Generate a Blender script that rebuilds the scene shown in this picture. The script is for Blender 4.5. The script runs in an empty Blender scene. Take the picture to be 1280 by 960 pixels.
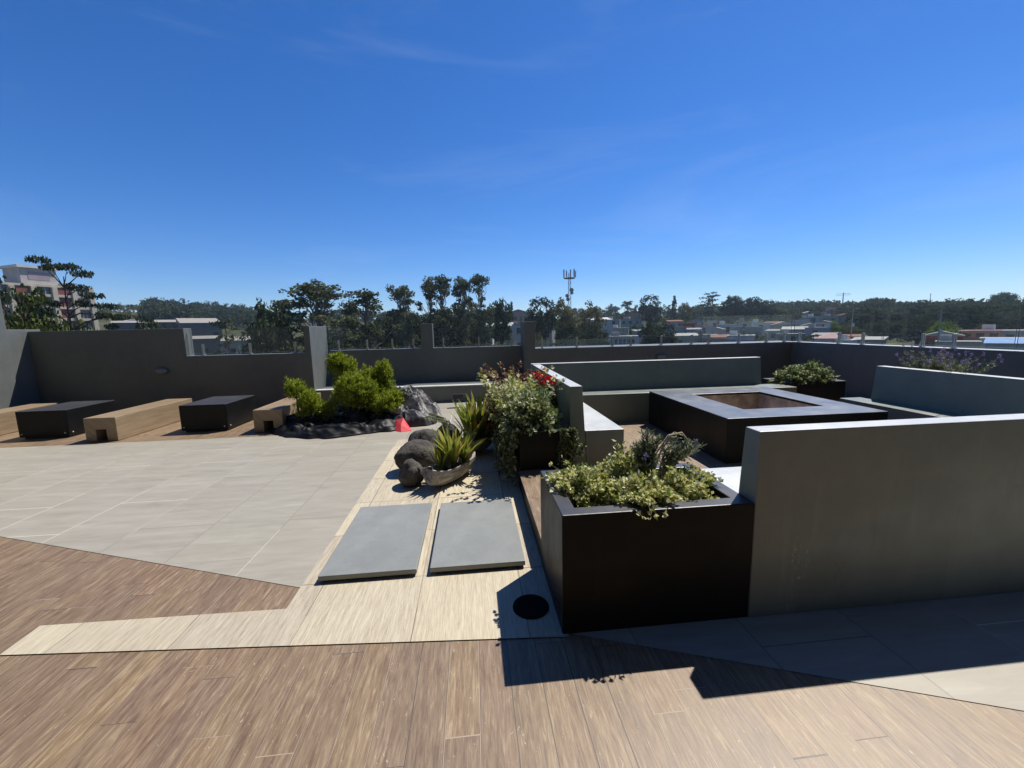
import bpy, math, random
from mathutils import Vector, Matrix, noise
from bisect import bisect
R = math.radians
sc = bpy.context.scene
COL = sc.collection
rnd = random.Random(11)

# ------------------------------------------------------------------ mesh builder
class MB:
    def __init__(s): s.v=[]; s.f=[]; s.m=[]
    def face(s, pts, mi=0):
        n=len(s.v); s.v.extend([tuple(p) for p in pts]); s.f.append(tuple(range(n,n+len(pts)))); s.m.append(mi)
    def poly(s, verts, faces, mi=0):
        n=len(s.v); s.v.extend([tuple(p) for p in verts])
        for f in faces: s.f.append(tuple(i+n for i in f)); s.m.append(mi)
    def box(s, x0,x1,y0,y1,z0,z1, mi=0):
        v=[(x0,y0,z0),(x1,y0,z0),(x1,y1,z0),(x0,y1,z0),(x0,y0,z1),(x1,y0,z1),(x1,y1,z1),(x0,y1,z1)]
        s.poly(v,[(3,2,1,0),(4,5,6,7),(0,1,5,4),(1,2,6,5),(2,3,7,6),(3,0,4,7)],mi)
    def prism(s, pts, d, mi=0, cap=True):
        """closed polygon pts (3D, planar) swept along vector d"""
        n=len(pts); d=Vector(d); a=[Vector(p) for p in pts]; b=[p+d for p in a]
        f=[(i,(i+1)%n,n+(i+1)%n,n+i) for i in range(n)]
        if cap: f+= [tuple(reversed(range(n))), tuple(range(n,2*n))]
        s.poly(a+b,f,mi)
    def tube(s, pts, rad, n=6, mi=0, cap=True):
        pts=[Vector(p) for p in pts]
        if not hasattr(rad,'__len__'): rad=[rad]*len(pts)
        base=len(s.v); prev=None
        for i,p in enumerate(pts):
            t=(pts[min(i+1,len(pts)-1)]-pts[max(i-1,0)])
            t=t.normalized() if t.length>1e-9 else Vector((0,0,1))
            a=t.cross(Vector((0,0,1))) if abs(t.z)<.95 else t.cross(Vector((1,0,0)))
            a.normalize()
            if prev is not None:
                a=prev-t*prev.dot(t); a.normalize()
            prev=a; b=t.cross(a)
            for k in range(n):
                q=p+(a*math.cos(2*math.pi*k/n)+b*math.sin(2*math.pi*k/n))*rad[i]; s.v.append(tuple(q))
        for i in range(len(pts)-1):
            for k in range(n):
                s.f.append((base+i*n+k,base+i*n+(k+1)%n,base+(i+1)*n+(k+1)%n,base+(i+1)*n+k)); s.m.append(mi)
        if cap:
            s.f.append(tuple(base+k for k in reversed(range(n)))); s.m.append(mi)
            e=base+(len(pts)-1)*n; s.f.append(tuple(e+k for k in range(n))); s.m.append(mi)
    def leaf(s, p, d, L, W, rg, fold=.25, mi=0, droop=0.):
        """one folded leaf: base p, direction d"""
        d=Vector(d).normalized(); r=Vector((rg.gauss(0,1),rg.gauss(0,1),rg.gauss(0,1)))
        w=d.cross(r)
        if w.length<1e-5: w=Vector((1,0,0))
        w.normalize(); nrm=w.cross(d)
        m=p+d*L*.5; tip=p+d*L+Vector((0,0,-droop*L))
        s.poly([p, m+w*W*.5+nrm*W*fold, tip, m-w*W*.5+nrm*W*fold],[(0,1,2),(0,2,3)],mi)
    def quad(s, c, size, rg, mi=0, up=0.):
        n=Vector((rg.gauss(0,1),rg.gauss(0,1),rg.gauss(0,1)+up)); n.normalize()
        a=n.orthogonal().normalized(); b=n.cross(a); t=rg.random()*6.28
        a,b=a*math.cos(t)+b*math.sin(t), b*math.cos(t)-a*math.sin(t)
        h=size*.5; k=rg.uniform(.45,.9)
        s.poly([c-a*h, c-b*h*k+a*h*.1, c+a*h, c+b*h*k-a*h*.15],[(0,1,2,3)],mi)
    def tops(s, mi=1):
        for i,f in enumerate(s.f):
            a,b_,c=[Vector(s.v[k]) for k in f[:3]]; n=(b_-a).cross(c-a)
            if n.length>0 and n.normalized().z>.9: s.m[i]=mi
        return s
    def mesh(s, name, mats, smooth=False):
        me=bpy.data.meshes.new(name); me.from_pydata(s.v,[],s.f); me.update()
        for m in (mats if isinstance(mats,(list,tuple)) else [mats]): me.materials.append(m)
        if any(s.m): me.polygons.foreach_set('material_index', s.m)
        if smooth: me.polygons.foreach_set('use_smooth',[True]*len(me.polygons))
        return me
    def build(s, name, mats, parent=None, smooth=False, bevel=0, loc=None):
        o=bpy.data.objects.new(name, s.mesh(name,mats,smooth)); COL.objects.link(o)
        if parent: o.parent=parent
        if loc: o.location=loc
        if bevel:
            b=o.modifiers.new('Bevel','BEVEL'); b.width=bevel; b.segments=2; b.limit_method='ANGLE'; b.angle_limit=R(40)
        return o

def tag(o,label,cat,group=None,kind=None):
    o['label']=label; o['category']=cat
    if group: o['group']=group
    if kind: o['kind']=kind
    return o
def thing(name,label,cat,loc=(0,0,0),rz=0,group=None):
    o=bpy.data.objects.new(name,None); COL.objects.link(o); o.location=loc; o.rotation_euler=(0,0,rz)
    o.empty_display_size=.1
    return tag(o,label,cat,group)
def struct(o): o['kind']='structure'; return o
def copy_tree(o,parent=None):
    c=o.copy(); COL.objects.link(c)
    if parent: c.parent=parent
    for ch in list(o.children): copy_tree(ch,c)
    return c

# ------------------------------------------------------------------ node helper
class N:
    def __init__(s,name):
        s.mat=bpy.data.materials.new(name); s.mat.use_nodes=True; s.t=s.mat.node_tree; s.t.nodes.clear()
        s.out=s.t.nodes.new('ShaderNodeOutputMaterial')
    def n(s,typ,**k):
        nd=s.t.nodes.new('ShaderNode'+typ)
        for a,b in k.items(): setattr(nd,a,b)
        return nd
    def set(s,sock,v):
        if v is None: return
        if isinstance(v,bpy.types.NodeSocket): s.t.links.new(v,sock)
        else:
            if hasattr(sock.default_value,'__len__') and not hasattr(v,'__len__'): v=[v]*len(sock.default_value)
            if hasattr(sock.default_value,'__len__') and len(sock.default_value)==4 and len(v)==3: v=(*v,1)
            sock.default_value=v
    def m(s,op,a,b=None,c=None,clamp=False):
        nd=s.n('Math',operation=op,use_clamp=clamp); s.set(nd.inputs[0],a); s.set(nd.inputs[1],b); s.set(nd.inputs[2],c); return nd.outputs[0]
    def co(s,kind='Object'):
        if not hasattr(s,'_tc'): s._tc=s.n('TexCoord')
        return s._tc.outputs[kind]
    def xyz(s,v):
        nd=s.n('SeparateXYZ'); s.set(nd.inputs[0],v); return nd.outputs
    def vec(s,x,y,z=0.):
        nd=s.n('CombineXYZ'); s.set(nd.inputs[0],x); s.set(nd.inputs[1],y); s.set(nd.inputs[2],z); return nd.outputs[0]
    def noise(s,v,scale=5,detail=4,rough=.55,dist=0.):
        nd=s.n('TexNoise'); s.set(nd.inputs['Vector'],v); nd.inputs['Scale'].default_value=scale
        nd.inputs['Detail'].default_value=detail; nd.inputs['Roughness'].default_value=rough; nd.inputs['Distortion'].default_value=dist
        return nd.outputs['Fac']
    def wn(s,v):
        nd=s.n('TexWhiteNoise',noise_dimensions='3D'); s.set(nd.inputs['Vector'],v); return nd.outputs['Value']
    def ramp(s,f,stops,interp='LINEAR'):
        nd=s.n('ValToRGB'); s.set(nd.inputs[0],f); cr=nd.color_ramp; cr.interpolation=interp
        while len(cr.elements)<len(stops): cr.elements.new(.5)
        for e,(p,c) in zip(cr.elements,stops):
            e.position=p; e.color=(*c,1) if hasattr(c,'__len__') else (c,c,c,1)
        return nd.outputs[0]
    def mix(s,f,a,b,mode='MIX'):
        nd=s.n('Mix',data_type='RGBA',blend_type=mode); s.set(nd.inputs[0],f); s.set(nd.inputs[6],a); s.set(nd.inputs[7],b); return nd.outputs[2]
    def rng(s,v,a,b,c=0.,d=1.):
        nd=s.n('MapRange'); s.set(nd.inputs[0],v)
        for i,q in enumerate((a,b,c,d)): nd.inputs[i+1].default_value=q
        return nd.outputs[0]
    def bump(s,h,strength=.3,dist=.01):
        nd=s.n('Bump'); s.set(nd.inputs['Height'],h); nd.inputs['Strength'].default_value=strength; nd.inputs['Distance'].default_value=dist; return nd.outputs[0]
    def pbr(s,color,rough=.6,bump=None,spec=.5,metal=0.,coat=0.):
        b=s.n('BsdfPrincipled'); s.set(b.inputs['Base Color'],color); s.set(b.inputs['Roughness'],rough)
        b.inputs['Specular IOR Level'].default_value=spec; b.inputs['Metallic'].default_value=metal
        if bump is not None: s.set(b.inputs['Normal'],bump)
        s.t.links.new(b.outputs[0],s.out.inputs[0]); s.b=b
        return s.mat

def flat(name,c,rough=.6,var=.12,scale=6,spec=.4,metal=0.,bump=.0):
    k=N(name); nz=k.noise(k.co(),scale,5,.6)
    col=k.mix(k.rng(nz,.25,.75),[x*(1-var) for x in c],[min(1,x*(1+var)) for x in c])
    bp=k.bump(k.noise(k.co(),scale*9,4),bump,.01) if bump else None
    return k.pbr(col,rough,bp,spec,metal)

def paint(name,c,rough=.42,spec=.5,scuff=None,dust=.0):
    """rolled cement paint: faint cloudy patches, fine trowel bump"""
    k=N(name); P=k.co(); a=k.noise(P,1.3,5,.6,.4); b=k.noise(P,7,6,.65); 
    col=k.mix(k.rng(a,.3,.7),[x*.86 for x in c],[x*1.12 for x in c])
    col=k.mix(k.rng(b,.45,.8,0,.35),col,[x*1.35+.01 for x in c])
    dk=k.rng(k.noise(P,3.1,7,.75,1.2),.63,.72,0,.45); col=k.mix(dk,col,[x*.6 for x in c])
    xs=k.xyz(P); dr=k.noise(k.vec(k.m('MULTIPLY',xs[0],9.),k.m('MULTIPLY',xs[1],9.),k.m('MULTIPLY',xs[2],.9)),1,5,.7,.3)
    col=k.mix(k.rng(dr,.58,.74,0,.20),col,[x*1.7+.012 for x in c]); col=k.mix(k.rng(dr,.42,.30,0,.25),col,[x*.55 for x in c])
    if scuff:
        x,y,z=k.xyz(P); px,pz=scuff
        d=k.m('ADD',k.m('POWER',k.m('MULTIPLY',k.m('SUBTRACT',x,px),16.),2.),k.m('POWER',k.m('MULTIPLY',k.m('SUBTRACT',z,pz),7.),2.))
        near=k.rng(d,0.,1.3,1,0)
        sp=k.rng(k.noise(k.vec(k.m('MULTIPLY',x,30.),y,k.m('MULTIPLY',z,11.)),1.6,5,.7),.55,.62)
        col=k.mix(k.m('MULTIPLY',sp,near),col,(.55,.53,.5))
        d2=k.m('ABSOLUTE',k.m('SUBTRACT',x,px-.03)); d3=k.rng(d2,.01,.05,.5,0); hz=k.rng(z,.06,.3,1,0)
        col=k.mix(k.m('MULTIPLY',k.m('MULTIPLY',d3,hz),k.rng(k.noise(k.vec(k.m('MULTIPLY',x,60.),y,k.m('MULTIPLY',z,4.)),2,3),.4,.6)),col,(.4,.39,.37))
    h=k.m('ADD',k.noise(P,38,5,.6),k.m('MULTIPLY',k.noise(P,6,3),2.))
    rg=k.rng(k.noise(P,4,5,.6),.3,.7,rough-.07,rough+.1)
    return k.pbr(col,rg,k.bump(h,.22,.004),spec)

def planks(name,W,L,stops,grain=(46,3.2),gcol=((.05,.04,.035),(.36,.31,.25)),gw=.0022,rough=.5,ofs=None,x0=0.,y0=0.,axis=0,bstr=.35,tint=.35,spec=.4,fleck=.0):
    k=N(name); x,y,z=k.xyz(k.co())
    if axis==1: x,y=y,x
    if axis==2: x,y=k.m('ADD',z,k.m('MULTIPLY',x,1.)),y
    u=k.m('DIVIDE',k.m('SUBTRACT',x,x0),W); i=k.m('FLOOR',u); fu=k.m('FRACT',u)
    if ofs is None: off=k.wn(k.vec(i,7.3,1.1))
    else: off=k.m('MULTIPLY',k.m('MODULO',k.m('ADD',i,100.),2.),ofs)
    v=k.m('ADD',k.m('DIVIDE',k.m('SUBTRACT',y,y0),L),off); j=k.m('FLOOR',v); fv=k.m('FRACT',v)
    r1=k.wn(k.vec(i,j,.5)); r2=k.wn(k.vec(j,i,3.7))
    g1=k.noise(k.vec(k.m('MULTIPLY',x,grain[0]),k.m('MULTIPLY',y,grain[1]),k.m('MULTIPLY',r1,60.)),1,6,.68,.6)
    g2=k.noise(k.vec(k.m('MULTIPLY',x,grain[0]*.28),k.m('MULTIPLY',y,grain[1]*.45),k.m('MULTIPLY',r2,40.)),1,5,.6,1.0)
    f=k.m('ADD',k.m('MULTIPLY',g1,.55),k.m('MULTIPLY',g2,.45))
    f=k.m('ADD',f,k.m('MULTIPLY',k.m('SUBTRACT',r1,.5),tint*.35))
    col=k.ramp(f,stops)
    hs=k.n('HueSaturation'); k.set(hs.inputs['Hue'],k.m('ADD',.5,k.m('MULTIPLY',k.m('SUBTRACT',r2,.5),.010)))
    k.set(hs.inputs['Saturation'],k.m('ADD',.95,k.m('MULTIPLY',k.m('SUBTRACT',r1,.5),tint))); k.set(hs.inputs['Value'],k.m('ADD',1.,k.m('MULTIPLY',k.m('SUBTRACT',r2,.5),tint))); k.set(hs.inputs['Color'],col)
    col=hs.outputs[0]
    if fleck:
        fl=k.rng(k.noise(k.vec(k.m('MULTIPLY',x,60.),k.m('MULTIPLY',y,22.),r1),1,3,.6,1.5),.67,.73,0,fleck)
        col=k.mix(fl,col,(.5,.42,.32))
    big=k.noise(k.co(),.8,4,.6); col=k.mix(k.rng(big,.3,.75,0,.22),col,[c*.72 for c in stops[len(stops)//2][1]])
    ex=k.m('MULTIPLY',k.m('MINIMUM',fu,k.m('SUBTRACT',1.,fu)),W); ey=k.m('MULTIPLY',k.m('MINIMUM',fv,k.m('SUBTRACT',1.,fv)),L)
    e=k.m('MINIMUM',ex,ey)
    w=k.m('MULTIPLY',gw,k.m('ADD',.6,k.wn(k.vec(i,2.2,9.1))))
    gap=k.m('LESS_THAN',e,w)
    gc=k.mix(k.m('GREATER_THAN',k.wn(k.vec(i,5.,k.m('FLOOR',k.m('MULTIPLY',y,.9)))),.52),gcol[0],gcol[1])
    col=k.mix(gap,col,gc)
    h=k.m('SUBTRACT',k.m('MULTIPLY',g1,.5),gap)
    rg=k.m('ADD',rough-.08,k.m('MULTIPLY',g2,.2))
    return k.pbr(col,rg,k.bump(h,bstr,.004),spec)

def leafmat(name,stops,trans=.35,rough=.45,nscale=0.,spec=.25):
    k=N(name); g=k.n('NewGeometry'); f=g.outputs['Random Per Island']
    if nscale:
        oi=k.n('ObjectInfo')
        f=k.m('ADD',k.m('MULTIPLY',f,.55),k.m('MULTIPLY',k.rng(k.noise(k.co(),nscale,2),.3,.7),.45))
        f=k.m('ADD',f,k.m('MULTIPLY',k.m('SUBTRACT',oi.outputs['Random'],.5),.3))
    col=k.ramp(f,stops)
    b=k.n('BsdfPrincipled'); k.set(b.inputs['Base Color'],col); b.inputs['Roughness'].default_value=rough; b.inputs['Specular IOR Level'].default_value=spec
    if trans:
        t=k.n('BsdfTranslucent'); k.set(t.inputs[0],col); mx=k.n('MixShader'); mx.inputs[0].default_value=trans
        k.t.links.new(b.outputs[0],mx.inputs[1]); k.t.links.new(t.outputs[0],mx.inputs[2]); k.t.links.new(mx.outputs[0],k.out.inputs[0])
    else: k.t.links.new(b.outputs[0],k.out.inputs[0])
    return k.mat

# ------------------------------------------------------------------ materials
M={}
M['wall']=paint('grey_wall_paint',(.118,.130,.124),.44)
M['pit']=paint('pit_wall_paint',(.15,.172,.146),.4,.6)
M['scuffed']=paint('scuffed_wall_paint',(.205,.25,.232),.4,.6,scuff=(.27,.30))
M['black']=paint('black_paint',(.0055,.006,.0065),.42,.2)
M['rim']=paint('black_paint_lit_top',(.04,.04,.044),.4,.5)  # lighter black for upward faces; sunlit sheen painted into the colour
M['sheen_top']=paint('table_top_sheen',(.135,.145,.16),.33,.6)  # blue-grey fire table top, with sky sheen mixed into the colour
M['bright_top']=paint('sunlit_top_paint',(.46,.468,.452),.38,.6)  # sunlit brightness of wall and seat tops put into the colour
M['slab']=paint('slab_concrete',(.20,.21,.20),.5,.5)
M['wood']=planks('plank_floor_tile',.143,1.15,[(.28,(.062,.032,.016)),(.42,(.138,.084,.044)),(.53,(.208,.140,.077)),(.67,(.35,.262,.158))],spec=.6,rough=.5,x0=-.305,fleck=.7,gcol=((.06,.045,.035),(.30,.235,.17)),gw=.0018,tint=.11,grain=(115,9.))
M['tile']=planks('stone_floor_tile',.60,1.2,[(.28,(.235,.214,.168)),(.45,(.292,.269,.217)),(.55,(.318,.295,.24)),(.75,(.39,.366,.302))],grain=(3.,14.),gcol=((.17,.155,.13),(.62,.6,.55)),gw=.0022,rough=.45,ofs=.5,x0=-1.62,y0=2.3,bstr=.1,tint=.03)
M['mat']=planks('ribbed_cream_tile',.62,.62,[(.30,(.19,.15,.10)),(.43,(.37,.315,.22)),(.53,(.455,.40,.29)),(.70,(.58,.525,.40))],grain=(210,10.),gcol=((.2,.16,.11),(.33,.27,.2)),gw=.003,rough=.55,ofs=0.,x0=-.37,y0=1.9,bstr=.7,tint=.16)
M['benchwood']=planks('bench_wood_tile',.9,2.4,[(.25,(.135,.098,.062)),(.5,(.235,.175,.112)),(.75,(.35,.275,.185))],grain=(60,2.5),rough=.45,axis=2,bstr=.25)
M['firebrick']=flat('scorched_lining',(.37,.30,.24),.85,.55,5,.2,bump=.4)
M['soil']=flat('soil',(.018,.013,.01),.95,.5,30,.1,bump=.8)
M['steel']=flat('steel',(.45,.46,.45),.35,.1,20,.5,.8)
M['darkmetal']=flat('dark_metal',(.02,.02,.022),.4,.2,20)
M['lens']=flat('lamp_lens',(.22,.22,.24),.3,.08,20)
M['stud']=flat('white_stud',(.6,.6,.58),.4)
def glassmat():
    k=N('railing_glass'); lw=k.n('LayerWeight'); lw.inputs[0].default_value=.5; fc_=k.m('ADD',.05,k.m('MULTIPLY',k.m('POWER',lw.outputs['Facing'],5.),.6))
    t=k.n('BsdfTransparent'); t.inputs[0].default_value=(.93,.95,.94,1); g=k.n('BsdfGlossy'); g.inputs['Roughness'].default_value=.02
    d=k.n('BsdfDiffuse'); d.inputs[0].default_value=(.5,.52,.5,1)
    mx=k.n('MixShader'); k.set(mx.inputs[0],fc_); k.t.links.new(t.outputs[0],mx.inputs[1]); k.t.links.new(g.outputs[0],mx.inputs[2])
    m2=k.n('MixShader'); k.set(m2.inputs[0],k.rng(k.noise(k.co(),3,4),.3,.8,.004,.03)); k.t.links.new(mx.outputs[0],m2.inputs[1]); k.t.links.new(d.outputs[0],m2.inputs[2])
    k.t.links.new(m2.outputs[0],k.out.inputs[0]); return k.mat
M['glass']=glassmat()
M['glassedge']=flat('glass_edge',(.60,.66,.63),.3,.1,8)  # glint along pane tops painted pale; upright ends get a dark copy
M['glassside']=flat('glass_side',(.09,.13,.115),.25,.1,8)
def rockmat():
    k=N('volcanic_rock'); P=k.co(); a=k.noise(P,5,6,.65); b=k.noise(P,60,5,.7)
    col=k.ramp(k.m('ADD',k.m('MULTIPLY',a,.6),k.m('MULTIPLY',b,.4)),[(.3,(.03,.027,.024)),(.47,(.085,.077,.069)),(.68,(.21,.195,.18))])
    return k.pbr(col,.9,k.bump(k.m('ADD',b,k.m('MULTIPLY',a,1.5)),1.,.03),.2)
M['rock']=rockmat()
def logmat():
    k=N('weathered_log'); P=k.co(); x,y,z=k.xyz(P)
    g=k.noise(k.vec(k.m('MULTIPLY',x,4.),k.m('MULTIPLY',y,40.),k.m('MULTIPLY',z,40.)),1,6,.7,.6)
    col=k.ramp(g,[(.28,(.05,.042,.035)),(.42,(.21,.185,.16)),(.56,(.40,.37,.33)),(.78,(.62,.59,.54))])
    return k.pbr(col,.85,k.bump(g,.8,.012),.2)
M['log']=logmat()
def sheetmat(name,c,c2,rough,spec=.5):
    k=N(name); P=k.co(); a=k.noise(P,3,6,.65,.8); b=k.noise(P,22,5,.6)
    col=k.mix(k.rng(k.m('ADD',k.m('MULTIPLY',a,.6),k.m('MULTIPLY',b,.4)),.38,.62),c,c2)
    return k.pbr(col,rough,k.bump(b,.35,.01),spec)
M['plastic']=sheetmat('black_plastic',(.004,.004,.0045),(.010,.010,.011),.5,.2)
def canvasmat():
    k=N('grey_canvas'); P=k.co(); a=k.noise(P,4.5,5,.6,1.2); b=k.noise(P,26,5,.6)
    col=k.ramp(k.m('ADD',k.m('MULTIPLY',a,.8),k.m('MULTIPLY',b,.2)),[(.38,(.022,.023,.024)),(.43,(.10,.10,.10)),(.50,(.27,.265,.25)),(.64,(.42,.41,.385))])
    return k.pbr(col,.7,k.bump(b,.4,.01),.3)
M['canvas']=canvasmat()
M['darkcanvas']=sheetmat('dark_canvas',(.02,.021,.023),(.055,.056,.06),.55,.4)
M['red']=sheetmat('red_cloth',(.5,.035,.045),(.62,.06,.07),.6,.3)
# foliage
M['variegated']=leafmat('variegated_leaf',[(0,(.08,.12,.025)),(.2,(.23,.28,.06)),(.38,(.48,.49,.14)),(.65,(.66,.64,.30)),(1,(.74,.73,.53))],.35)
M['variegated_pale']=leafmat('pale_variegated_leaf',[(0,(.06,.10,.03)),(.35,(.15,.21,.06)),(.6,(.36,.40,.16)),(.85,(.52,.54,.32)),(1,(.6,.62,.48))],.25)
M['trail']=leafmat('trailing_leaf',[(0,(.035,.055,.018)),(.45,(.09,.13,.04)),(.75,(.24,.28,.11)),(1,(.48,.48,.3))],.3)
M['burgundy']=leafmat('burgundy_leaf',[(0,(.07,.03,.025)),(.5,(.20,.075,.05)),(.8,(.33,.2,.1)),(1,(.42,.35,.2))],.3)
M['greenleaf']=leafmat('green_leaf',[(0,(.04,.09,.02)),(.6,(.11,.2,.04)),(1,(.25,.36,.1))],.35)
M['silver']=leafmat('silver_green_leaf',[(0,(.07,.09,.05)),(.6,(.17,.2,.11)),(1,(.34,.37,.26))],.25)
M['redflower']=leafmat('red_petal',[(0,(.35,.008,.012)),(1,(.7,.03,.035))],.2)
M['purple']=leafmat('purple_flower',[(0,(.10,.07,.2)),(.6,(.24,.18,.42)),(1,(.45,.38,.6))],.25)
M['whiteflower']=leafmat('white_flower',[(0,(.6,.6,.55)),(1,(.8,.8,.76))],.2)
M['stem']=flat('stem',(.14,.12,.07),.7)
M['drystem']=flat('dry_stem',(.36,.31,.22),.8,.25)
M['juniper']=leafmat('juniper_leaf',[(0,(.08,.115,.012)),(.35,(.19,.25,.018)),(.7,(.34,.41,.035)),(1,(.50,.55,.08))],.35,nscale=0)
M['brom']=leafmat('bromeliad_leaf',[(0,(.07,.11,.02)),(.35,(.18,.22,.03)),(.7,(.42,.41,.07)),(.9,(.5,.42,.12)),(1,(.30,.12,.05))],.35)
M['bark']=flat('bark',(.075,.058,.045),.9,.3,3,.1,bump=.6)
M['palebark']=flat('pale_bark',(.2,.18,.15),.85,.3,2,.1)
def far(name,a,b,c): return leafmat(name,[(0,a),(.5,b),(1,c)],.25,.9,nscale=.35,spec=.0)
M['euc']=far('eucalyptus_leaf',(.045,.055,.028),(.10,.115,.06),(.20,.21,.12))
M['dark']=far('dark_evergreen_leaf',(.022,.032,.017),(.050,.066,.033),(.10,.12,.055))
M['olive']=far('olive_leaf',(.055,.062,.02),(.12,.12,.042),(.21,.19,.075))
M['mid']=far('mid_green_leaf',(.03,.045,.012),(.075,.095,.022),(.16,.18,.05))
M['bright']=far('fresh_green_leaf',(.07,.11,.02),(.14,.2,.035),(.23,.29,.06))
M['pine']=far('pine_needle',(.024,.036,.022),(.050,.068,.036),(.09,.11,.055))

# ------------------------------------------------------------------ camera (eye at 1.6 m)
H=1.6; F=510.; CX,CY=640.,480.
pit,rol,yaw=.13723757,-.02189265,.09545472
fw=Vector((math.sin(yaw)*math.cos(pit),math.cos(yaw)*math.cos(pit),-math.sin(pit)))
rt=Vector((math.cos(yaw),-math.sin(yaw),0)); up=rt.cross(fw)
r2=rt*math.cos(rol)+up*math.sin(rol); u2=-rt*math.sin(rol)+up*math.cos(rol)
cam=bpy.data.cameras.new('camera'); cam.sensor_width=36; cam.lens=F/1280*36; cam.clip_end=6000; cam.clip_start=.05
co=bpy.data.objects.new('camera',cam); COL.objects.link(co)
co.matrix_world=Matrix(((r2.x,u2.x,-fw.x,0),(r2.y,u2.y,-fw.y,0),(r2.z,u2.z,-fw.z,H),(0,0,0,1)))
sc.camera=co
def ray(px,py): return r2*((px-CX)/F)-u2*((py-CY)/F)+fw
def azim(px,py=405.):
    d=ray(px,py); return math.atan2(d.x,d.y)
def at(px,D,py=405.):
    a=azim(px,py); return math.sin(a)*D, math.cos(a)*D
def zrow(px,py,D):
    d=ray(px,py); return H+d.z/math.hypot(d.x,d.y)*D

# ------------------------------------------------------------------ sky, sun
SUN=Vector((.5,.42,1.0)).normalized()
el=math.asin(SUN.z); az=math.atan2(SUN.x,SUN.y)
w=bpy.data.worlds.new('World'); sc.world=w; w.use_nodes=True; nt=w.node_tree; nt.nodes.clear()
wo=nt.nodes.new('ShaderNodeOutputWorld'); bg=nt.nodes.new('ShaderNodeBackground'); sk=nt.nodes.new('ShaderNodeTexSky')
sk.sky_type='NISHITA'; sk.sun_disc=False; sk.sun_elevation=el; sk.sun_rotation=az; sk.altitude=1500; sk.air_density=1.15; sk.dust_density=.25; sk.ozone_density=4.5
tc=nt.nodes.new('ShaderNodeTexCoord'); mp=nt.nodes.new('ShaderNodeMapping'); mp.inputs['Scale'].default_value=(.9,1.3,5.5); mp.inputs['Rotation'].default_value=(0,R(6),0); mp.inputs['Location'].default_value=(2.3,.7,1.9)
nz=nt.nodes.new('ShaderNodeTexNoise'); nz.inputs['Scale'].default_value=1.5; nz.inputs['Detail'].default_value=8; nz.inputs['Roughness'].default_value=.62; nz.inputs['Distortion'].default_value=.5
mr=nt.nodes.new('ShaderNodeMapRange'); mr.inputs[1].default_value=.52; mr.inputs[2].default_value=.95; mr.inputs[4].default_value=.17
mxw=nt.nodes.new('ShaderNodeMix'); mxw.data_type='RGBA'
hs=nt.nodes.new('ShaderNodeHueSaturation'); hs.inputs['Saturation'].default_value=1.27
tn=nt.nodes.new('ShaderNodeMix'); tn.data_type='RGBA'; tn.blend_type='MULTIPLY'; tn.inputs[0].default_value=1; tn.inputs[7].default_value=(.80,.90,1.16,1)
nt.links.new(tc.outputs['Generated'],mp.inputs[0]); nt.links.new(mp.outputs[0],nz.inputs['Vector']); nt.links.new(nz.outputs['Fac'],mr.inputs[0])
nt.links.new(mr.outputs[0],mxw.inputs[0]); nt.links.new(sk.outputs[0],hs.inputs['Color']); nt.links.new(hs.outputs[0],tn.inputs[6]); nt.links.new(tn.outputs[2],mxw.inputs[6]); mxw.inputs[7].default_value=(7,7.6,8.6,1)
nt.links.new(mxw.outputs[2],bg.inputs[0]); bg.inputs[1].default_value=.08; nt.links.new(bg.outputs[0],wo.inputs[0])
sl=bpy.data.lights.new('sun','SUN'); sl.energy=5.0; sl.angle=R(.53); sl.color=(1,.945,.86)
so=bpy.data.objects.new('sun',sl); COL.objects.link(so); so.rotation_euler=SUN.to_track_quat('Z','Y').to_euler(); so.location=(20,20,40)
sc.view_settings.view_transform='Standard'; sc.view_settings.look='None'; sc.view_settings.gamma=1; sc.view_settings.exposure=0.45
try: sc.view_settings.use_curve_mapping=False
except Exception: pass
sc.render.engine='CYCLES'; sc.cycles.max_bounces=7; sc.cycles.transparent_max_bounces=24; sc.cycles.caustics_reflective=False; sc.cycles.caustics_refractive=False
# SECTION floor
# ------------------------------------------------------------------ floor sheets
def sheet(name,pts,z,mat):
    b=MB(); b.face([(x,y,z) for x,y in pts]); return struct(b.build(name,mat))
b=MB(); b.box(-9.0,8.25,-8,10.3,-.45,-.012); struct(b.build('terrace_slab',M['wall']))
sheet('plank_floor',[(-8.72,-8),(8.0,-8),(8.0,10.05),(-8.72,10.05)],0,M['wood'])
sheet('stone_tile_floor',[(-8.72,5.33),(-1.13,2.5),(-1.13,5.97),(.45,5.97),(.45,9.05),(-3.0,9.05),(-3.0,6.56),(-8.72,6.56)],.003,M['tile'])
sheet('stone_tile_paving',[(.43,1.918),(8.0,-.905),(8.0,1.918)],.003,M['tile'])
sheet('ribbed_tile_path',[(-2.45,2.12),(.45,1.885),(.45,5.97),(-1.13,5.97),(-1.13,2.3),(-2.46,2.33)],.0055,M['mat'])
# recessed floor light
FLB=flat('floor_light_black',(.003,.003,.003),.8,.1,20,.1)
t=thing('floor_light','round black floor light sunk in the shaded tiles beside the front planter','light',(.285,2.135,.008))
b=MB(); b.tube([(0,0,-.004),(0,0,.0035)],[.105,.103],32); b.build('rim',FLB,t)
b=MB(); b.tube([(0,0,.0036),(0,0,.0052)],.088,32); b.build('lens',FLB,t)

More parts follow.
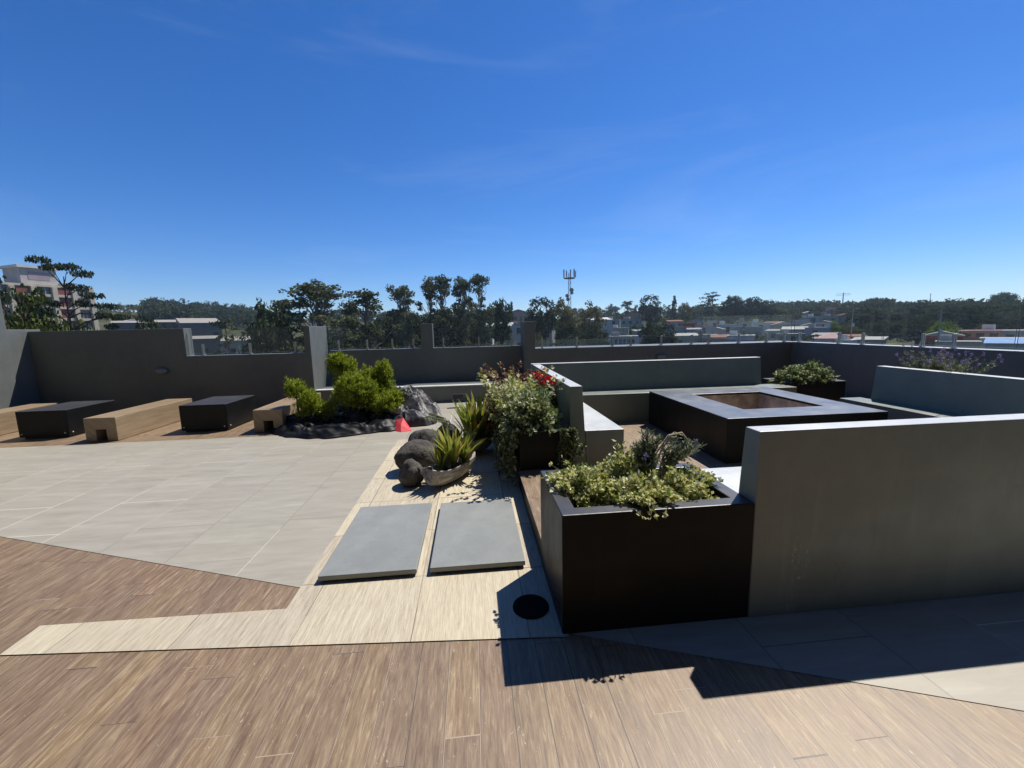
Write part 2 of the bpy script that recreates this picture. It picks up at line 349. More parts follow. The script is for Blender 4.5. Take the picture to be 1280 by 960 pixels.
# ------------------------------------------------------------------ parapet walls
def wall_thing(name,label,boxes,bev=.008):
    t=thing(name,label,'wall',(boxes[0][0],boxes[0][2],0))
    o=t.location
    for i,(pn,*bx) in enumerate([( 'panel',*q) if not isinstance(q[0],str) else q for q in boxes]):
        b=MB(); b.box(bx[0]-o.x,bx[1]-o.x,bx[2]-o.y,bx[3]-o.y,bx[4],bx[5]); b.build(pn,M['wall'],t,bevel=bev)
    return t
def outline_wall(name,label,pts,y0,th):
    """wall in the XZ plane with a stepped top"""
    o=bpy.data.objects.new(name,None)
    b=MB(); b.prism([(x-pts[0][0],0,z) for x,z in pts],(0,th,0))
    ob=b.tops().build(name,[M['wall'],M['bright_top']],bevel=.008,loc=(pts[0][0],y0,0)); return tag(ob,label,'wall')
outline_wall('parapet_wall','dark grey parapet with a tall left half and a low glazed right half behind the ottomans',
   [(-8.7,0),(-3.38,0),(-3.38,1.73),(-3.51,1.73),(-3.51,1.165),(-5.84,1.165),(-5.84,1.73),(-8.7,1.73)],9.0,.25)
b=MB(); b.box(0,.13,0,.78,0,1.722); tag(b.build('return_wall',M['wall'],bevel=.008,loc=(-3.513,9.252,0)),'short sunlit return wall behind the yellow-green bushes','wall')
outline_wall('parapet_wall','dark grey parapet with one raised pillar in its middle behind the low ledge',
   [(-3.37,0),(1.215,0),(1.215,1.155),(-.93,1.155),(-.93,1.735),(-1.21,1.735),(-1.21,1.155),(-3.37,1.155)],10.0,.25)
outline_wall('parapet_wall','long dark grey parapet with a pillar at its left end behind the seating pit',
   [(1.218,0),(8.2,0),(8.2,1.10),(1.48,1.10),(1.48,1.735),(1.218,1.735)],9.5,.72)
b=MB(); b.box(0,.25,0,17.5,0,1.10); tag(b.tops().build('parapet_wall',[M['wall'],M['bright_top']],bevel=.008,loc=(7.95,-8.003,0)),'dark grey parapet along the right edge of the terrace under glass panels','wall')
t=thing('side_wall','tall sunlit grey wall at the left edge of the terrace','wall',(-9.0,-8,0))
b=MB(); b.box(0,.32,0,16.62,0,3.4); b.build('tall_section',M['wall'],t,bevel=.008)
b=MB(); b.box(0,.298,16.622,17.25,0,1.77); b.build('low_section',M['wall'],t,bevel=.008)
# low ledge in the recess
t=thing('ledge_bench','low dark grey ledge with bright edge in front of the recessed parapet','bench',(-3.378,9.0,0))
b=MB(); b.box(0,4.59,0,.99,0,.345); b.build('base',M['wall'],t,bevel=.006)
b=MB(); b.box(0,4.59,-.012,.16,.3475,.366); b.build('bright_top',flat('ledge_bright_edge',(.5,.5,.48),.5),t,bevel=.004)  # pale strip along the front edge of the ledge
# dark building added out of view to block sky light and deepen shade
t=thing('building','unseen dark grey building with window bands, added to block sky light','building',(-9.3,-2.4,0))
FAC=paint('added_facade_paint',(.045,.045,.045),.6,.3)
b=MB(); b.box(0,22,-9,0,-.4,32); b.build('wall',FAC,t)
FW=flat('added_facade_window',(.02,.022,.025),.25,.1,2,.5)
for fl_ in range(10):
    b=MB(); b.box(.6,21.4,.003,.05,fl_*3.2+.9,fl_*3.2+2.6); b.build('window_band',FW,t)
# ------------------------------------------------------------------ glass railing panels
def glass_panel(label,p0,p1,z0,z1,posts):
    """p0,p1 ground points; posts = distances along"""
    a=Vector((p0[0],p0[1],0)); d=Vector((p1[0],p1[1],0))-a; L=d.length; rz=math.atan2(d.y,d.x)
    t=thing('glass_panel',label,'glass panel',(a.x,a.y,z0),rz,'glass panels along the parapet')
    b=MB(); h=z1-z0
    b.box(0.004,L-.004,-.007,.007,.035,h)
    b.m=[1,1,0,2,0,2]
    b.build('pane',[M['glass'],M['glassedge'],M['glassside']],t)
    for s in posts:
        c=MB(); c.box(s-.016,s+.016,-.028,-.009,0,.235); c.box(s-.016,s+.016,.009,.028,0,.235); c.box(s-.028,s+.028,-.045,.045,0,.018); c.box(s-.01,s+.01,-.009,.009,0,.034)
        c.build('clamp_post',M['steel'],t,bevel=.003)
    return t
glass_panel('glass panel above the low left parapet, nearest the sunlit return wall',(-5.80,9.12),(-3.54,9.12),1.165,1.715,(.22,1.15,2.06))
glass_panel('glass panel between the sunlit return wall and the middle pillar',(-3.36,10.12),(-1.23,10.12),1.155,1.72,(.2,.86,1.45,1.95))
glass_panel('glass panel between the middle pillar and the pillar behind the flower planter',(-.91,10.12),(1.19,10.12),1.155,1.72,(.22,1.08,1.9))
glass_panel('glass panel right beside the pillar behind the flower planter',(1.50,9.62),(3.62,9.62),1.10,1.77,(.16,1.0,1.88))
glass_panel('glass panel behind the middle of the pit backrest',(3.64,9.62),(5.62,9.62),1.10,1.77,(.2,.97,1.75))
glass_panel('glass panel next to the far right corner, on the back parapet',(5.64,9.62),(8.02,9.62),1.10,1.77,(.2,.98,1.72,2.2))
glass_panel('glass panel next to the far right corner, on the right parapet',(8.07,9.6),(8.07,7.35),1.10,1.77,(.2,1.3,1.85))
glass_panel('glass panel on the right parapet, behind the lavender',(8.07,7.33),(8.07,5.35),1.10,1.77,(.72,1.2))
glass_panel('glass panel on the right parapet, cut by the right frame edge',(8.07,5.33),(8.07,3.1),1.10,1.77,(.3,1.3,2.0))
# ------------------------------------------------------------------ bulkhead wall lights
def wall_light(label,loc,rz,s=1.):
    t=thing('wall_light',label,'light',loc,rz,'oval wall lights on the parapets')
    b=MB(); n=28
    def ring(a,c,y): return [(a*s*math.cos(2*math.pi*i/n),y*s,c*s*math.sin(2*math.pi*i/n)) for i in range(n)]
    rs=[ring(.13,.07,0),ring(.13,.07,-.035),ring(.124,.064,-.05),ring(.115,.055,-.05)]
    for q,w_ in zip(rs,rs[1:]):
        for i in range(n): b.face([q[i],q[(i+1)%n],w_[(i+1)%n],w_[i]])
    b.build('housing',M['wall'],t)
    b=MB(); rs=[ring(.116,.056,-.046),ring(.09,.042,-.068),ring(.04,.02,-.08)]
    for q,w_ in zip(rs,rs[1:]):
        for i in range(n): b.face([q[i],q[(i+1)%n],w_[(i+1)%n],w_[i]])
    b.face(rs[2]); b.build('lens',M['lens'],t,smooth=True)
wall_light('oval wall light on the tall left parapet above a bench',(-6.34,8.998,.875),0)
wall_light('oval wall light on the back parapet behind the pit backrest',(4.55,9.498,.82),0)
wall_light('oval wall light on the right parapet beside the lavender',(7.948,5.62,.80),R(90),1.35)
# SECTION pit
# ------------------------------------------------------------------ seating pit benches: leaning backrest + seat
def bench_run(name,label,prof_back,prof_seat,origin,axis,L,mat='pit',seatL=None,seat0=0.):
    """profiles in (depth,z); swept along axis 'x' or 'y'"""
    t=thing(name,label,'bench',origin)
    for pn,pr,l0,l1 in (('backrest',prof_back,0,L),('seat',prof_seat,seat0,seatL or L)):
        b=MB()
        if axis=='x': b.prism([(l0,d,z) for d,z in pr],(l1-l0,0,0))
        else: b.prism([(d,l0,z) for d,z in reversed(pr)],(0,l1-l0,0))
        b.tops().build(pn,[M[mat],M['bright_top']],t,bevel=.007)
    return t
bench_run('pit_bench','long grey bench with high backrest along the near side of the pit',
  [(0,0),(.20,0),(.20,.448),(.155,.52),(.115,1.045),(0,1.045)],[(.2025,0),(1.08,0),(1.08,.45),(.2025,.45)],(1.453,1.902,0),'x',4.55,mat='scuffed',seat0=.07)
bench_run('pit_bench','short grey bench with backrest beside the flower planter on the left of the pit',
  [(0,0),(.185,0),(.165,.49),(.135,.972),(0,.972)],[(.1875,0),(.60,0),(.60,.485),(.1685,.485)],(1.012,4.18,0),'y',2.66,seatL=2.2)
bench_run('pit_bench','long grey bench with backrest along the far side of the pit',
  [(0,.0),(.03,.49),(.09,.972),(.22,.972),(.22,0)][::-1],[(-.42,0),(-.003,0),(.025,.485),(-.42,.485)][::-1],(1.012,6.842,0),'x',4.20,seatL=4.52,seat0=.60)
bench_run('pit_bench','grey bench with backrest on the right of the pit before the lavender',
  [(0,0),(.03,.475),(.075,.95),(.2,.95),(.2,0)][::-1],[(-.30,0),(-.003,0),(.026,.475),(-.30,.475)][::-1],(5.635,2.12,0),'y',3.12,seatL=3.28)
# planters: open black boxes
def planter(label,x0,x1,y0,y1,h,rim=.085,soil=.09):
    t=thing('planter',label,'planter',(x0,y0,0)); W,D=x1-x0,y1-y0
    b=MB()
    o=[(0,0),(W,0),(W,D),(0,D)]; i=[(rim,rim),(W-rim,rim),(W-rim,D-rim),(rim,D-rim)]
    vs=[(x,y,0) for x,y in o]+[(x,y,h) for x,y in o]+[(x,y,h) for x,y in i]+[(x,y,h-soil-.05) for x,y in i]
    f=[(3,2,1,0)]
    for k in range(4):
        k2=(k+1)%4; f+=[(k,k2,4+k2,4+k),(4+k,4+k2,8+k2,8+k),(8+k,8+k2,12+k2,12+k)]
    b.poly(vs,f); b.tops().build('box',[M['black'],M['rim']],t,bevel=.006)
    s=MB(); n=14
    g=lambda u,v:(rim+.001+(W-2*rim-.002)*u,rim+.001+(D-2*rim-.002)*v,h-soil+.03*noise.noise((u*5+x0,v*5,0)))
    for a in range(n):
        for c in range(n): s.face([g(a/n,c/n),g((a+1)/n,c/n),g((a+1)/n,(c+1)/n),g(a/n,(c+1)/n)])
    s.build('soil',M['soil'],t); return t
planter('black box planter with variegated plants and a lavender at the near corner of the pit',.42,1.4505,1.905,2.565,.66)
planter('long black planter full of trailing plants and red flowers on the left of the pit',.44,1.008,3.94,6.95,.56)
planter('low black planter with a pale green mound in the far right corner of the pit',5.545,6.64,6.62,7.3,.53)
planter('black planter with lavender behind the right pit bench',5.838,6.5,3.1,5.15,.72)
# raised landing at the entrance of the pit
t=thing('step','low black step with a plank tiled top between the two planters on the left','step',(.424,2.57,0))
b=MB(); b.box(0,.56,0,1.365,.007,.16); b.build('riser',M['black'],t,bevel=.004)
b=MB(); b.box(-.003,.56,.001,1.364,.1615,.172); b.build('tread',M['wood'],t,bevel=.002)
# fire table
t=thing('fire_table','large square black fire table with a rusty sunken centre in the pit','fire table',(2.845,4.25,0))
W=2.0; a,bb=.47,1.56; hh=.53
b=MB(); o=[(0,0),(W,0),(W,2.06),(0,2.06)]; i=[(.5,.44),(1.58,.44),(1.58,1.62),(.5,1.62)]
vs=[(x,y,.0) for x,y in o]+[(x,y,hh) for x,y in o]+[(x,y,hh) for x,y in i]+[(x,y,hh-.03) for x,y in i]
f=[(3,2,1,0)]
for k in range(4):
    k2=(k+1)%4; f+=[(k,k2,4+k2,4+k),(4+k,4+k2,8+k2,8+k),(8+k,8+k2,12+k2,12+k)]
b.poly(vs,f); b.tops().build('body',[M['black'],M['sheen_top']],t,bevel=.006)
b=MB(); i2=[(.495,.435),(1.585,.435),(1.585,1.625),(.495,1.625)]
vs=[(x,y,hh-.028) for x,y in i2]+[(x,y,.16) for x,y in i2]
b.poly(vs,[(k,(k+1)%4,4+(k+1)%4,4+k) for k in range(4)]+[(4,5,6,7)]); b.build('fire_pit_lining',M['firebrick'],t)
# concrete slabs on the path
def slab(label,x0,x1,y0,y1):
    b=MB(); b.box(0,x1-x0,0,y1-y0,0,.034); o=b.build('concrete_slab',M['slab'],bevel=.005,loc=(x0,y0,.022)); tag(o,label,'slab','raised concrete slabs on the path')
    c=MB(); c.box(.03,x1-x0-.03,.03,y1-y0-.03,-.0135,-.001); c.build('base',M['darkmetal'],o)
slab('fully sunlit grey slab on the ribbed path, nearer the open tiled floor',-1.03,-.41,2.52,3.55)
slab('grey slab on the ribbed path partly in the shadow of the flower planter',-.325,.305,2.52,3.53)
# ------------------------------------------------------------------ ottomans and wooden benches
def ottoman(label,x,y):
    t=thing('ottoman',label,'ottoman',(x,y,0),0,'black square ottomans')
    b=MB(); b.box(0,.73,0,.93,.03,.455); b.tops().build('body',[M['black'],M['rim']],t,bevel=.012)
    b=MB(); b.box(.04,.69,.04,.89,.004,.0285); b.build('base',M['darkmetal'],t)
    for sx in (.05,.68):
        b=MB(); b.tube([(sx,-.002,.085),(sx,-.012,.085)],.009,10); b.build('stud',M['stud'],t)
    for yy in (.06,.87):
        b=MB(); b.tube([(.732,yy,.085),(.742,yy,.085)],.009,10); b.build('stud',M['stud'],t)
ottoman('black ottoman between the two leftmost wooden benches',-7.22,7.06)
ottoman('black ottoman just left of the yellow-green bushes, between two wooden benches',-4.81,7.06)
def wood_bench(label,x,y):
    t=thing('wood_bench',label,'bench',(x,y,0),0,'low wooden benches')
    p=[(0,.004),(.15,.004),(.15,.19),(.30,.19),(.30,.004),(.45,.004),(.45,.372),(0,.372)]
    b=MB(); b.prism([(px,0,pz) for px,pz in p],(0,1.75,0)); b.build('body',M['benchwood'],t,bevel=.006)
    b=MB(); b.box(.149,.301,.5,.52,.004,.191); b.build('inner_panel',M['darkmetal'],t)
wood_bench('low wooden bench cut off by the left frame edge',-8.32,6.70)
wood_bench('low wooden bench between the two black ottomans',-5.93,6.69)
wood_bench('low wooden bench partly hidden behind the yellow-green bushes',-3.555,6.83)
# SECTION plants
# ------------------------------------------------------------------ foreground plants
def mound(rg,c,r,n,L,W,z0,hole=.35,shell=.55,up=.5,mb=None,droop=.3,clip=None):
    """leafy mound: leaves on a lumpy half ellipsoid"""
    b=mb or MB(); c=Vector(c)
    k=0
    while k<n:
        d=Vector((rg.gauss(0,1),rg.gauss(0,1),rg.gauss(.25,.8))); d.normalize()
        lump=.72+.5*noise.noise(d*2.3+c*3)+.22*noise.noise(d*6+c*5)
        q=rg.uniform(shell,1)*lump
        p=c+Vector((d.x*r[0],d.y*r[1],d.z*r[2]))*q
        if p.z<z0: p.z=z0+rg.random()*.02
        if clip and not (clip[0]<p.x<clip[1] and clip[2]<p.y<clip[3]) and p.z<clip[4]: p.z=clip[4]+rg.random()*.035
        dd=(d+Vector((rg.gauss(0,.6),rg.gauss(0,.6),rg.gauss(up,.5))))
        b.leaf(p,dd,L*rg.uniform(.6,1.25),W*rg.uniform(.7,1.2),rg,.2,0,droop*rg.random()); k+=1
    return b
def sprig(b,rg,p0,p1,n,L,W,mi_leaf=0,mi_stem=1,r=.003,sag=0.):
    p0,p1=Vector(p0),Vector(p1); pts=[]
    for i in range(6):
        t=i/5; q=p0.lerp(p1,t); q.z+=-sag*math.sin(t*math.pi); pts.append(q)
    b.tube(pts,[r]*5+[r*.5],4,mi_stem)
    for i in range(n):
        t=rg.uniform(.25,1); q=pts[min(4,int(t*5))].lerp(pts[min(5,int(t*5)+1)],t*5-int(t*5)) if t<1 else pts[5]
        b.leaf(q,Vector((rg.gauss(0,1),rg.gauss(0,1),rg.gauss(.3,.7))),L*rg.uniform(.6,1.2),W*rg.uniform(.7,1.2),rg,.2,mi_leaf)
def plant(name,label,cat,loc,group,parts):
    t=thing(name,label,cat,loc,0,group)
    for pn,mb,mats in parts: mb.build(pn,mats,t)
    return t
rg=random.Random(5); G='variegated plants in the near planter'
def vplant(label,c,r,n,extra=()):
    b=mound(rg,(0,0,0),(r[0]*1.12,r[1]*1.12,r[2]*1.15),int(n*3.2),.029,.026,-.01,clip=(.53-c[0],1.34-c[0],2.01-c[1],2.46-c[1],.672-c[2]))
    st=MB()
    for e in extra: sprig(b,rg,(0,0,.06),e,20,.032,.027,0,1,.0025,-.07 if e[2]<.05 else 0.)
    for i in range(14):
        a=rg.random()*6.28; st.tube([(0,0,-.03),(math.cos(a)*r[0]*.3,math.sin(a)*r[1]*.3,r[2]*.45),(math.cos(a)*r[0]*.7,math.sin(a)*r[1]*.7,r[2]*.6)],[.004,.003,.0015],4)
    plant('variegated_plant',label,'plant',c,G,[('foliage',b,[M['variegated'],M['stem']]),('stems',st,M['stem'])])
vplant('cream and green leafy plant at the left end of the near planter',(.66,2.28,.585),(.22,.20,.185),1700,[(-.2,.12,.17),(-.12,.16,.2)])
vplant('cream and green leafy plant spilling over the front rim of the near planter',(.90,2.10,.59),(.21,.17,.18),1900,[(.0,-.235,.03),(-.03,-.23,.045),(.05,-.225,.05),(-.08,-.22,.05)])
vplant('cream and green leafy plant at the right end of the near planter',(1.20,2.22,.575),(.20,.20,.17),1500)
vplant('yellowish leafy plant at the back of the near planter behind the lavender',(.93,2.36,.585),(.20,.15,.25),1500,[(-.07,.0,.33),(.05,.02,.3)])
# spill over rim
# lavender in the near planter
def lavender(label,loc,sprays,group=None,wood=(),fp=.05):
    b=MB(); s=MB(); heads=[]
    for (dx,dy,h,nn,spread) in sprays:
        for i in range(nn):
            tip=Vector((dx+rg.gauss(0,spread),dy+rg.gauss(0,spread),h*rg.uniform(.75,1.05))); st=Vector((dx*.25,dy*.25,0.02))
            mid=st.lerp(tip,.5)+Vector((dx*-.05,dy*-.05,.05))
            s.tube([st,mid,tip],[.004,.003,.0015],4)
            for k in range(80):
                t=rg.uniform(.35,1); q=st.lerp(mid,t*2) if t<.5 else mid.lerp(tip,t*2-1)
                d=(tip-mid).normalized()*.6+Vector((rg.gauss(0,.7),rg.gauss(0,.7),rg.gauss(.2,.5)))
                b.leaf(q,d,rg.uniform(.025,.05),.008,rg,.1)
            if rg.random()<fp:
                tp=tip+(tip-mid).normalized()*.07; s.tube([tip,tp],.0014,4)
                fl=MB(); heads.append(fl)
                for k in range(22): fl.leaf(tp+Vector((rg.gauss(0,.006),rg.gauss(0,.006),rg.uniform(-.02,.03))),Vector((rg.gauss(0,1),rg.gauss(0,1),1)),.014,.011,rg)
    for pth in wood: s.tube(pth,[.006]*(len(pth)-1)+[.003],5)
    return plant('lavender',label,'plant',loc,group,[('foliage',b,M['silver']),('stems',s,M['drystem'])]+[('flower_spike',h_,M['purple']) for h_ in heads])
lavender('tall silvery lavender with bare bent stems in the near planter',(1.02,2.29,.585),[(.03,.03,.36,12,.03),(-.02,.02,.30,8,.035),(.02,-.03,.24,8,.04),(.29,.10,.30,9,.035),(.33,.08,.26,8,.04)],None,
   [[(0,0,.02),(.07,.03,.22),(.17,.06,.335),(.27,.09,.34),(.33,.09,.27)],[(.02,0,.02),(.09,.04,.2),(.19,.08,.32),(.28,.1,.30)],[(.02,0,.02),(.10,.05,.18),(.15,.07,.30),(.22,.08,.345),(.30,.12,.31)]])
# flower planter on the left of the pit
def leafy(label,name,loc,r,n,L,W,mat,group=None,z0=-.02,sprigs=0,flower=None,up=.4,shell=.55):
    b=mound(rg,(0,0,0),r,int(n*1.6),L,W,z0,up=up,shell=shell); s=MB()
    for i in range(12):
        a=rg.random()*6.28; s.tube([(0,0,-.03),(math.cos(a)*r[0]*.3,math.sin(a)*r[1]*.3,r[2]*.45),(math.cos(a)*r[0]*.75,math.sin(a)*r[1]*.75,r[2]*.7)],[.006,.004,.002],4)
    for i in range(sprigs):
        a=rg.random()*6.28; sprig(b,rg,(math.cos(a)*r[0]*.5,math.sin(a)*r[1]*.5,r[2]*.5),(math.cos(a)*r[0]*1.15,math.sin(a)*r[1]*1.15,r[2]*rg.uniform(.7,1.2)),14,L,W,0,1)
    parts=[('foliage',b,[mat,M['stem']]),('stems',s,M['stem'])]
    if flower:
        for (c,rr,k) in flower[1]:
            fl=MB()
            for i in range(k):
                d=Vector((rg.gauss(0,1),rg.gauss(0,1),rg.gauss(.4,1))).normalized(); fl.leaf(Vector(c)+d*rr*rg.uniform(.6,1),d+Vector((rg.gauss(0,.5),rg.gauss(0,.5),.3)),.03,.03,rg,.2)
            parts.append(('flower_head',fl,flower[0]))
    return plant(name,label,'plant',loc,group,parts)
PG='plants in the flower planter'
leafy('pale green leafy plant at the near end of the flower planter','leafy_plant',(.60,4.22,.56),(.34,.34,.45),3400,.05,.042,M['variegated_pale'],PG,sprigs=10)
leafy('tall yellowish leafy plant in the middle of the flower planter','leafy_plant',(.54,4.95,.56),(.42,.60,.47),4400,.055,.042,M['variegated'],PG,sprigs=14)
leafy('burgundy leaved plant at the far end of the flower planter','burgundy_plant',(.60,5.8,.56),(.42,.62,.45),2600,.06,.045,M['burgundy'],PG,sprigs=14)
leafy('reddish leaved plant hanging over the left rim of the flower planter','burgundy_plant',(.34,5.2,.48),(.24,.5,.36),1500,.055,.04,M['burgundy'],PG,z0=-.3)
leafy('geranium with red flowers beside the pit backrest','geranium',(.90,5.0,.60),(.19,.26,.30),900,.06,.055,M['greenleaf'],PG,flower=(M['redflower'],[((.02,-.06,.33),.034,34),((.06,.05,.35),.03,30),((-.06,.1,.37),.03,30),((.08,-.17,.29),.03,28),((.0,.22,.36),.03,28),((-.05,-.14,.31),.026,24),((.1,.14,.33),.026,24),((-.1,.24,.38),.026,24)]))
# trailing curtain over the left side
b=MB(); s=MB()
for i in range(170):
    y=rg.uniform(-.02,1.75); z1=rg.uniform(-.03,.30)+.06*max(0,y-.5); x=-.02-abs(rg.gauss(.05,.05))
    pts=[Vector((.12,y,.55)),Vector((x*.5,y+rg.gauss(0,.03),.585)),Vector((x-.02,y+rg.gauss(0,.04),.40)),Vector((x-rg.random()*.06,y+rg.gauss(0,.06),max(.03,z1)))]
    s.tube(pts,[.003,.003,.0025,.0015],4)
    for k in range(42):
        t=rg.uniform(0,3); j=min(2,int(t)); q=pts[j].lerp(pts[j+1],t-j)
        b.leaf(q,Vector((rg.gauss(-.5,.8),rg.gauss(0,.8),rg.gauss(-.1,.7))),rg.uniform(.025,.05),rg.uniform(.02,.036),rg,.2,0,.3)
plant('trailing_plant','trailing ivy hanging to the ground down the left side of the flower planter','plant',(.44,3.97,0),PG,[('foliage',b,M['trail']),('stems',s,M['stem'])])
b=MB(); s=MB()
for i in range(24):
    x=rg.uniform(.40,.57); z1=rg.uniform(.1,.45); y=-abs(rg.gauss(.02,.02))
    pts=[Vector((x,.12,.55)),Vector((x,y-.01,.58)),Vector((x+rg.gauss(0,.02),y-.02,.42)),Vector((x+rg.gauss(0,.05),y-.02,z1))]
    s.tube(pts,[.003,.003,.0025,.0015],4)
    for k in range(26):
        t=rg.uniform(0,3); j=min(2,int(t)); q=pts[j].lerp(pts[j+1],t-j)
        b.leaf(q,Vector((rg.gauss(0,.8),rg.gauss(-.5,.8),rg.gauss(-.1,.7))),rg.uniform(.025,.045),rg.uniform(.02,.034),rg,.2,0,.3)
for c in ((.64,-.03,.42),(.60,-.04,.32)):
    for k in range(14): b.leaf(Vector(c),Vector((rg.gauss(0,1),rg.gauss(-.5,1),rg.gauss(0,1))),.05,.035,rg)
plant('trailing_plant','dark trailing plant hanging at the right end of the flower planter front','plant',(.44,3.94,0),PG,[('foliage',b,M['trail']),('stems',s,M['stem'])])
# pale mound in the far corner planter
leafy('rounded pale green succulent mound in the left half of the far corner planter','mound_plant',(5.83,6.86,.52),(.38,.30,.30),2200,.05,.045,M['variegated_pale'],'mounds in the far corner planter',shell=.75)
leafy('larger rounded pale green mound in the right half of the far corner planter','mound_plant',(6.22,6.90,.52),(.40,.32,.36),2400,.05,.045,M['variegated_pale'],'mounds in the far corner planter',shell=.75)
# lavender behind the right bench
def lav_row(label,loc,k):
    return lavender(label,loc,[(rg.gauss(0,.10),rg.gauss(0,.12),rg.uniform(.34,.52),3,.07) for i in range(k)],'lavender behind the right pit bench',fp=.6)
lav_row('purple lavender farthest from the camera behind the right pit bench',(6.10,4.98,.64),8)
lav_row('purple lavender in the middle of the row behind the right pit bench',(6.10,4.75,.64),8)
lav_row('purple lavender nearest the camera behind the right pit bench',(6.08,4.52,.64),7)
# more loose flower spikes
# ------------------------------------------------------------------ yellow-green juniper bushes on black plastic
def juniper(label,loc,clumps):
    b=MB(); s=MB()
    for (dx,dy,z,r,hgt,n) in clumps:
        s.tube([(dx*.2,dy*.2,0),(dx*.7,dy*.7,z*.5),(dx,dy,z)],[.022,.016,.008],6)
        tufts=[]
        for q_ in range(max(6,int(n/75))):
            d=Vector((rg.gauss(0,1),rg.gauss(0,1),rg.gauss(.3,.8))).normalized()*rg.uniform(.75,1.05); tufts.append((Vector((dx+d.x*r,dy+d.y*r,z+d.z*hgt*.95)),rg.uniform(.045,.085),rg.uniform(.10,.20)))
        for (tc_,tr_,th_) in tufts:
            for i in range(60):
                v=rg.random(); a=rg.random()*6.283; rr=tr_*(1-v)**.6*rg.random()**.5; c=tc_+Vector((math.cos(a)*rr,math.sin(a)*rr,(v-.55)*th_))
                b.leaf(c,Vector((math.cos(a)*.45,math.sin(a)*.45,.9))+Vector((rg.gauss(0,.3),rg.gauss(0,.3),rg.gauss(0,.2))),rg.uniform(.035,.075),.011,rg,.15)
        for i in range(int(n*1.1)):
            d=Vector((rg.gauss(0,1),rg.gauss(0,1),rg.gauss(.15,.9))).normalized()
            lump=.66+.5*noise.noise(d*3+Vector((dx*9,dy*9,z*7)))
            c=Vector((dx+d.x*r*lump,dy+d.y*r*lump,z+d.z*hgt*lump))*1.0
            c=c.lerp(Vector((dx,dy,z)),rg.random()**2*.6)
            tip=(d*.55+Vector((0,0,.75))+Vector((rg.gauss(0,.3),rg.gauss(0,.3),rg.gauss(0,.2)))).normalized()
            for q in range(4):
                b.leaf(c+tip*.012*q,tip+Vector((rg.gauss(0,.45),rg.gauss(0,.45),rg.gauss(0,.3))),rg.uniform(.04,.085),.013,rg,.15)
    root_mass=MB(); nu,nv=26,12; o_=Vector((loc[0]*3,loc[1]*3,1))  # black lump stands in for deep shade around the bagged roots
    cx=sum(c[0] for c in clumps)/len(clumps)*.6; cy=sum(c[1] for c in clumps)/len(clumps)*.6
    vs=[]
    for j in range(nv+1):
        ph=j/nv*math.pi*.5
        for i in range(nu):
            a=i/nu*2*math.pi; d=Vector((math.cos(a)*math.cos(ph),math.sin(a)*math.cos(ph),math.sin(ph)))
            k_=1+.28*noise.noise(d*2.2+o_)+.10*(1-2*abs(noise.noise(d*5+o_)))
            vs.append((cx+d.x*.30*k_,cy+d.y*.26*k_,.004+max(0,d.z*.27*k_)))
    root_mass.poly(vs,[(j*nu+i,j*nu+(i+1)%nu,(j+1)*nu+(i+1)%nu,(j+1)*nu+i) for j in range(nv) for i in range(nu)])
    return plant('juniper_bush',label,'bush',loc,'yellow-green bushes on the black plastic',[('foliage',b,M['juniper']),('trunk',s,M['bark']),('dark_root_mass',root_mass,M['plastic'])])
juniper('small rounded yellow-green bush at the left end, before the wooden bench',(-2.92,7.05,0),[(-.05,.05,.62,.17,.19,650),(.16,-.02,.42,.20,.22,800),(.42,.0,.26,.16,.17,450),(.12,.0,.2,.2,.18,260)])
juniper('tallest yellow-green bush with a flat squarish top, behind the others',(-2.30,7.62,0),[(-.12,0,1.02,.17,.2,800),(.06,.02,.92,.15,.2,500),(.0,.0,.7,.22,.2,500)])
juniper('dense yellow-green bush in the middle front of the group',(-2.05,7.12,0),[(0,0,.62,.28,.28,1500),(.05,.05,.36,.26,.2,700),(-.22,.1,.46,.16,.2,400),(.26,.05,.52,.17,.22,450)])
juniper('broad yellow-green bush with an upright tuft at its right side',(-1.72,7.5,0),[(-.12,0,.72,.24,.24,900),(.12,.0,.80,.15,.28,800),(.1,-.05,.5,.24,.25,700),(-.15,-.05,.45,.22,.2,500)])
juniper('low yellow-green bush beside the grey cover',(-1.47,7.12,0),[(0,0,.34,.27,.22,1200),(.1,.05,.40,.15,.16,400),(-.2,.1,.28,.2,.2,400)])
